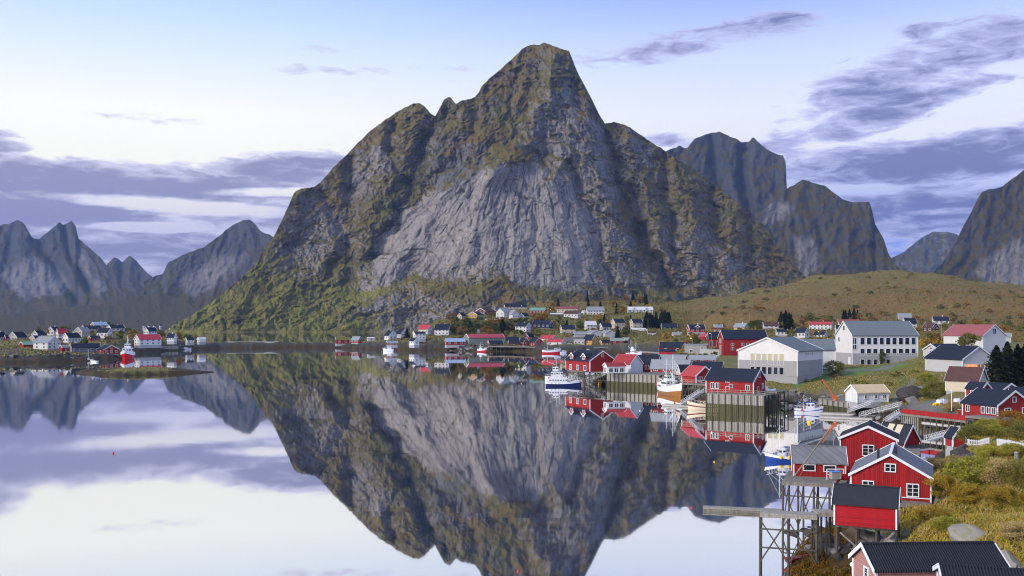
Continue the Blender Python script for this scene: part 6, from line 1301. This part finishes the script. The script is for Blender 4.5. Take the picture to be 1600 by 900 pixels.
def tree_proto(kind, seed, n=420, clumps=16, leaf=.075):
    rng = np.random.RandomState(seed)
    if kind == 'spruce':
        P = []
        for k in range(n):
            z = rng.uniform(.04, 1.0) ; t = rng.uniform(0, 2 * pi); rad = .22 * (1 - z) ** .8 * rng.uniform(.2, 1.0) ** .6 * (1 + .42 * sin(z * 52 + 2 * sin(t * 3 + seed)) + .25 * sin(t * 5 + z * 9)); P.append((rad * cos(t), rad * sin(t), z - .06 * rad / .2))
        P = np.array(P); v, f = leaf_cloud(P, leaf * 1.05, seed, .55)
    elif kind == 'shrub': P = crown_points(rng, n, clumps, (.46, .46, .34), .36, .16); P[:, 2] = np.abs(P[:, 2]); v, f = leaf_cloud(P, leaf, seed)
    else: P = crown_points(rng, n, clumps); v, f = leaf_cloud(P, leaf, seed)
    cm = np_mesh('crown', v, f, None, False)
    t = MB(); lean = rng.uniform(-.03, .03, 2)
    if kind == 'spruce': t.tube((0, 0, -.05), (0, 0, .97), .018, .004, 6)
    elif kind == 'shrub':
        for k in range(5): a = rng.uniform(0, 6.3); t.tube((.03 * cos(a), .03 * sin(a), -.05), (.28 * cos(a), .28 * sin(a), rng.uniform(.35, .6)), .014, .005, 5)
    else:
        t.tube((0, 0, -.05), (lean[0], lean[1], .48), .022, .014, 6)
        for k in range(5): a = rng.uniform(0, 6.3); z = rng.uniform(.25, .45); t.tube((lean[0] * z * 2, lean[1] * z * 2, z), (.24 * cos(a), .24 * sin(a), rng.uniform(.55, .85)), .012, .004, 5)
    tm = t.mesh('trunk'); tm.materials.append(MATS['bark'])
    return cm, tm
TP = {}
def tree_mesh(kind, col, var, near):
    key = (kind, col, var, near)
    if key not in TP:
        base = ('_', kind, var, near)
        if base not in TP: TP[base] = tree_proto(kind, 900 + var * 17 + len(kind) * 3 + (50 if near else 0), (5200 if near else 560) if kind != 'spruce' else (5600 if near else 600), 34 if near else 15, (.034 if kind == 'spruce' else .046) if near else .115)
        cm, tm = TP[base]; c2 = cm.copy(); c2.materials.clear(); c2.materials.append(MATS['leaf_' + col]); TP[key] = (c2, tm)
    return TP[key]
def tree(loc, h, kind, col, var, label, cat, grp, near=False, wide=1.0, name=None):
    cm, tm = tree_mesh(kind, col, var, near); rt = thing(name or {'spruce': 'spruce_tree', 'shrub': 'shrub'}.get(kind, 'birch_tree'), loc, random.uniform(0, 6.3), label, cat, grp); rt.scale = (h * wide, h * wide, h)
    c = bpy.data.objects.new('crown' if kind != 'shrub' else 'foliage', cm); COL.objects.link(c); c.parent = rt
    t = bpy.data.objects.new('trunk' if kind != 'shrub' else 'stem', tm); COL.objects.link(t); t.parent = rt
    return rt
def grove(n, px, D, h, kinds, label, grp, seed, clear=True, wide=1.0, cat='tree'):
    rng = random.Random(seed); random.seed(seed); C = []
    for _ in range(n * 14): d = rng.uniform(*D); p = rng.uniform(*px); C.append((p, d))
    Z = land_h(np.array([(p - CX) / F * d for p, d in C]), np.array([d for p, d in C]))[0]; k = 0
    for (p, d), z in zip(C, Z):
        if k >= n: break
        if z < 1.6: continue
        kd, col = rng.choice(kinds); hh = rng.uniform(*h) * (1.25 if kd == 'spruce' else 1); x = (p - CX) / F * d; by, ty = HZ + (CAMZ - z) * F / d, HZ + (CAMZ - z - hh) * F / d; hw = hh * .36 * wide * F / d; bad = False
        for q in HOUSES:
            if hypot(q['X'] - x, q['Y'] - d) < max(q['L'], q['W']) * .55 + hh * .22: bad = True; break
            xl, xr, b, e, r = q['box']
            if d < q['Y'] and p + hw > xl + 1 and p - hw < xr - 1 and ty < b - (b - r) * .38 and by > r: bad = True; break
        if bad: continue
        tree((x, d, z - .15), hh, kd, col, rng.randrange(3), label, cat, grp, False, rng.uniform(.85, 1.25) * wide); k += 1
B_ = 'birch'; S_ = 'shrub'
AUT = [(B_, 'green'), (B_, 'olive'), (B_, 'olive'), (B_, 'yellow'), (B_, 'orange'), (B_, 'brown'), (B_, 'rust')]
grove(84, (700, 850), (885, 1030), (7, 11.5), AUT + [(B_, 'green')] * 4 + [(B_, 'brown'), ('spruce', 'spruce')], 'autumn birch in the thicket below the large white hillside house', 'thicket below the hillside houses', 11, wide=1.3)
grove(38, (850, 990), (905, 1060), (6, 9.5), AUT + [(B_, 'green')] * 3 + [('spruce', 'spruce')], 'autumn tree between the houses in the middle of the village slope', 'trees between the slope houses', 12)
grove(40, (840, 1040), (1070, 1280), (7, 11), [(B_, 'orange'), (B_, 'yellow'), (B_, 'olive'), (B_, 'rust'), ('spruce', 'spruce')], 'orange-leaved tree on the wooded crest behind the village', 'trees on the wooded crest', 13)
grove(22, (1006, 1048), (965, 1030), (10, 14), [('spruce', 'spruce')], 'dark spruce in the dense dark stand right of the two-storey house', 'dark spruce stand', 14, wide=1.1)
grove(14, (660, 712), (900, 980), (5, 8), AUT, 'small autumn tree around the big white house with porch', 'trees by the porch house', 15)
grove(50, (1050, 1310), (600, 880), (5.5, 9), AUT + [(B_, 'green')] * 2 + [(B_, 'olive'), (B_, 'rust')], 'small autumn tree among the houses beneath the brown hill', 'trees beneath the brown hill', 16)
grove(18, (1300, 1500), (560, 860), (5, 8), AUT + [(B_, 'green')], 'autumn tree on the slope behind the school', 'trees behind the school', 17)
grove(7, (1215, 1242), (700, 760), (9, 12), [('spruce', 'spruce')], 'dark spruce in the clump behind the low white house', 'spruces behind the low white house', 18)
grove(5, (1314, 1340), (830, 880), (8, 10), [('spruce', 'spruce')], 'dark pointed spruce above the dull red roof behind the school', 'spruces above the school', 19)
grove(12, (1440, 1480), (400, 500), (4, 6.5), [(B_, 'yellow'), (B_, 'olive'), (B_, 'orange'), (B_, 'green')], 'yellowing bushy tree right of the school', 'trees right of the school', 20)
grove(36, (40, 310), (720, 950), (6, 9.5), AUT + [(B_, 'green'), (B_, 'green')], 'autumn tree among the islet houses', 'trees on the islet', 21)
grove(5, (1140, 1160), (318, 335), (2.5, 3.5), [('shrub', 'olive')], 'olive bush in front of the gymnasium', 'bushes before the gymnasium', 22, cat='bush')
grove(8, (1090, 1118), (420, 520), (3, 5), [(B_, 'olive'), (B_, 'green')], 'green bush between the long grey roof and the factory', 'bushes below the factory', 23)
grove(70, (1040, 1600), (660, 980), (3.5, 6.5), [('shrub', 'olive'), ('shrub', 'green'), ('shrub', 'orange'), ('shrub', 'rust'), ('shrub', 'olive')], 'round bush scattered over the lower flank of the brown hill', 'bushes on the brown hill', 24, cat='bush', wide=1.2)
grove(60, (1080, 1620), (960, 1230), (2.5, 4.5), [('shrub', 'green'), ('shrub', 'olive'), ('shrub', 'rust'), ('shrub', 'olive')], 'low dark bush near the top of the brown hill', 'bushes near the hilltop', 25, cat='bush', wide=1.6)
grove(16, (1215, 1440), (300, 345), (1.2, 2.4), [('shrub', 'olive'), ('shrub', 'straw'), ('shrub', 'lime')], 'low tawny bush on the grass bank below the gymnasium and the school', 'bushes on the grass bank', 26, cat='bush', wide=1.3)
random.seed(77)
def one(label, px, py, D, h, kind, col, var=0, wide=1.0, near=True, cat='tree', name=None):
    g = gh(px, py) if D < 200 else at(px, D, max(gz((px - CX) / F * D, D), 1)); s_ = g.y / D
    tree((g.x, g.y, g.z - .12), h * s_, kind, col, var, label, cat, None, near, wide, name)
one('round green tree at the left corner of the school', 1303, 577, 352, 7.4, S_, 'olive', 0, .95)
one('dark pointed fir on the shore behind the pointed-gable white houses', 636, 531, 925, 9.5, 'spruce', 'spruce', 1, 1.6, False)
one('bare-branched brown tree at the waterside right of the islet warehouse', 294, 533, 930, 9, B_, 'green', 2, 1.3, False)
one('bright orange-yellow tree beside the white islet gable', 250, 527, 880, 7.5, B_, 'orange', 0, 1.3, False)
one('yellow willow at the inner harbour road', 1043, 538, 760, 8.5, B_, 'yellow', 1, 1.4, False)
one('golden round tree above the crimson warehouse roof', 756, 523, 905, 5.5, B_, 'yellow', 2, 1.7, False)
one('large grey-green willow in front of the blue-grey gable wall', 1514, 555, 405, 9.5, B_, 'olive', 1, 1.25)
one('small pale tree before the school side windows', 1378, 574, 392, 6, B_, 'green', 1, .6)
one('tall dark conifer nearest the lit windows', 1557, 604, 258, 12.2, 'spruce', 'spruce', 0, 1.75)
for k, (px, h, py) in enumerate([(1574, 12.5, 600), (1590, 11.5, 602), (1603, 12, 600), (1618, 11, 602)]): one(['second dark conifer from the left in the row at the right edge', 'third dark conifer in the row at the right edge', 'dark conifer cut by the right edge of the photo', 'dark conifer just outside the right edge'][k], px, py, 262 + 3 * k, h, 'spruce', 'spruce', k % 3, 1.5)
S_ = 'shrub'
for k, a in enumerate([('broad green bush left of the cream barn', 1458, 612, 262, 6.5, S_, 'olive', 0, 1.1), ('golden-topped bush left of the broad green one', 1446, 600, 290, 5, S_, 'lime', 1, 1.2), ('tawny bush in front of the cream barn', 1490, 625, 246, 3.4, S_, 'straw', 2, 1.4), ('rounded olive bush left of the picket fence curve', 1519, 692, 168, 4.2, S_, 'olive', 1, 1.25), ('rounded yellow-green bush below the corner-gabled house', 1545, 683, 172, 4.4, S_, 'lime', 2, 1.2), ('rusty bush at the corner of the corner-gabled house', 1580, 668, 176, 4.2, S_, 'orange', 0, 1.1), ('olive bush behind the right-hand picket fence', 1590, 687, 166, 4.5, S_, 'olive', 2, 1.2),
    ('green bush under the right-hand picket fence', 1583, 712, 150, 2.6, S_, 'lime', 0, 1.4), ('big yellow-green bush in the middle of the near bank', 1522, 762, 122, 5.2, S_, 'lime', 0, 1.3), ('tall twiggy brown bush right of the big yellow-green one', 1560, 758, 120, 4.4, S_, 'straw', 1, .9), ('dark green bush at the right edge of the near bank', 1590, 756, 119, 4.0, S_, 'olive', 2, 1.2), ('bronze bush beside the front red cabin', 1472, 778, 113, 3.2, S_, 'yellow', 1, 1.2), ('golden bush in front of the big yellow-green one', 1510, 785, 107, 2.8, S_, 'yellow', 2, 1.3), ('golden bush at the far right of the near bank', 1566, 792, 104, 3.0, S_, 'yellow', 1, 1.3),
    ('lime-coloured bush below the bedrock knobs', 1545, 722, 140, 3.2, S_, 'lime', 1, 1.2), ('brownish bush left of the lime-coloured one', 1500, 735, 136, 2.8, S_, 'straw', 2, 1.3), ('low green bush beside the small red gabled shed', 1493, 708, 160, 2.6, S_, 'green', 0, 1.3), ('straw-coloured bush below the cabin porch', 1462, 735, 138, 2.4, S_, 'straw', 0, 1.5), ('ochre bush low on the near bank', 1455, 815, 101, 2.0, S_, 'yellow', 0, 1.5), ('reddish bush at the right edge above the mossy boulder', 1590, 842, 90, 2.2, S_, 'straw', 2, 1.4), ('green-gold bush above the lichen-yellow boulder', 1480, 830, 96, 1.9, S_, 'lime', 1, 1.5)]):
    one(*a, near=True, cat='bush')
# ------------------------------------------------------------------ ground cover that nobody could count
def tufts(name, n, px, D, size, cols, seed, up=.75, aspect=.18, zmin=2.0, acc=None, lift=.25):
    r = np.random.RandomState(seed); d = np.exp(r.uniform(np.log(D[0]), np.log(D[1]), n)); p = r.uniform(px[0], px[1], n); x = (p - CX) / F * d; z, sd_ = land_h(x, d)
    ok = (z > zmin); 
    for q in HOUSES:
        if q['Y'] < D[1] + 20: ok &= ~((np.abs(x - q['X']) < q['L'] * .6 + .5) & (np.abs(d - q['Y']) < q['W'] * .7 + .8))
    if acc is not None: ok &= acc(x, d, p, z)
    x, d, z = x[ok], d[ok], z[ok]; s = size * r.uniform(.6, 1.4, len(x)); cent = np.stack([x, d, z + s * lift], 1); v, f = leaf_cloud(cent, s, seed, aspect, up)
    me = np_mesh(name, v, f, None, False); patch_n = fbm(x / 5, d / 5, seed + 3, 3, .6) + r.normal(0, .22, len(x)); 
    for c in cols: me.materials.append(MATS['leaf_' + c])
    k = np.clip(((patch_n + .75) / 1.5 * len(cols)).astype(int), 0, len(cols) - 1); me.polygons.foreach_set('material_index', k.astype(np.int32)); me.update()
    o = bpy.data.objects.new(name, me); COL.objects.link(o); o['kind'] = 'stuff'; return o
def not_lawn(x, y, p, z): return ~inside(x, y, PL([(1540, 150), (1620, 150), (1640, 172), (1560, 168)])) & (sdf(x, y, MAIN) > 2.0)
def not_road(x, y, p, z): return ~(inside(x, y, PL([(1386, 260), (1402, 262), (1420, 282), (1430, 312), (1408, 300), (1396, 280)])) | inside(x, y, PL([(1380, 254), (1500, 244), (1500, 258), (1395, 266)])) | inside(x, y, PL([(1240, 318), (1300, 345), (1430, 352), (1432, 370), (1300, 372), (1236, 340)]))) & (sdf(x, y, MAIN) > 3.5)
tufts('near_grass', 150000, (1395, 1680), (64, 200), .55, ['straw', 'lime', 'straw', 'yellow', 'lime', 'straw', 'yellow'], 1001, acc=not_lawn, zmin=2.6)
tufts('low_herbs', 26000, (1395, 1680), (64, 200), .42, ['green', 'olive', 'lime', 'yellow', 'rust'], 1002, up=.2, aspect=.7, acc=not_lawn, zmin=2.6)
tufts('bank_grass', 80000, (1195, 1680), (225, 400), .5, ['olive', 'lime', 'olive', 'straw', 'olive', 'brown'], 1003, acc=not_road, aspect=.3, zmin=2.6)
tufts('hill_scrub', 60000, (1020, 1720), (560, 1300), 1.35, ['rust', 'olive', 'brown', 'olive', 'rust', 'orange'], 1004, up=.15, aspect=.8, zmin=6, lift=.3)
tufts('village_scrub', 34000, (600, 1080), (840, 1300), 1.4, ['olive', 'rust', 'olive', 'green', 'brown'], 1005, up=.15, aspect=.8, zmin=4.5, lift=.3)
tufts('islet_scrub', 12000, (-60, 320), (610, 960), 1.3, ['olive', 'straw', 'green', 'brown'], 1006, up=.2, aspect=.8, zmin=3, lift=.3)
tufts('skerry_grass', 5000, (110, 345), (455, 515), .5, ['lime', 'straw', 'olive'], 1007, aspect=.4, zmin=1.5)
tufts('seaweed', 46000, (1225, 1350), (74, 124), .6, ['kelp', 'kelp', 'brown'], 1008, up=-.9, aspect=.6, zmin=-.12, acc=lambda x, y, p, z: z < 1.3, lift=.12)
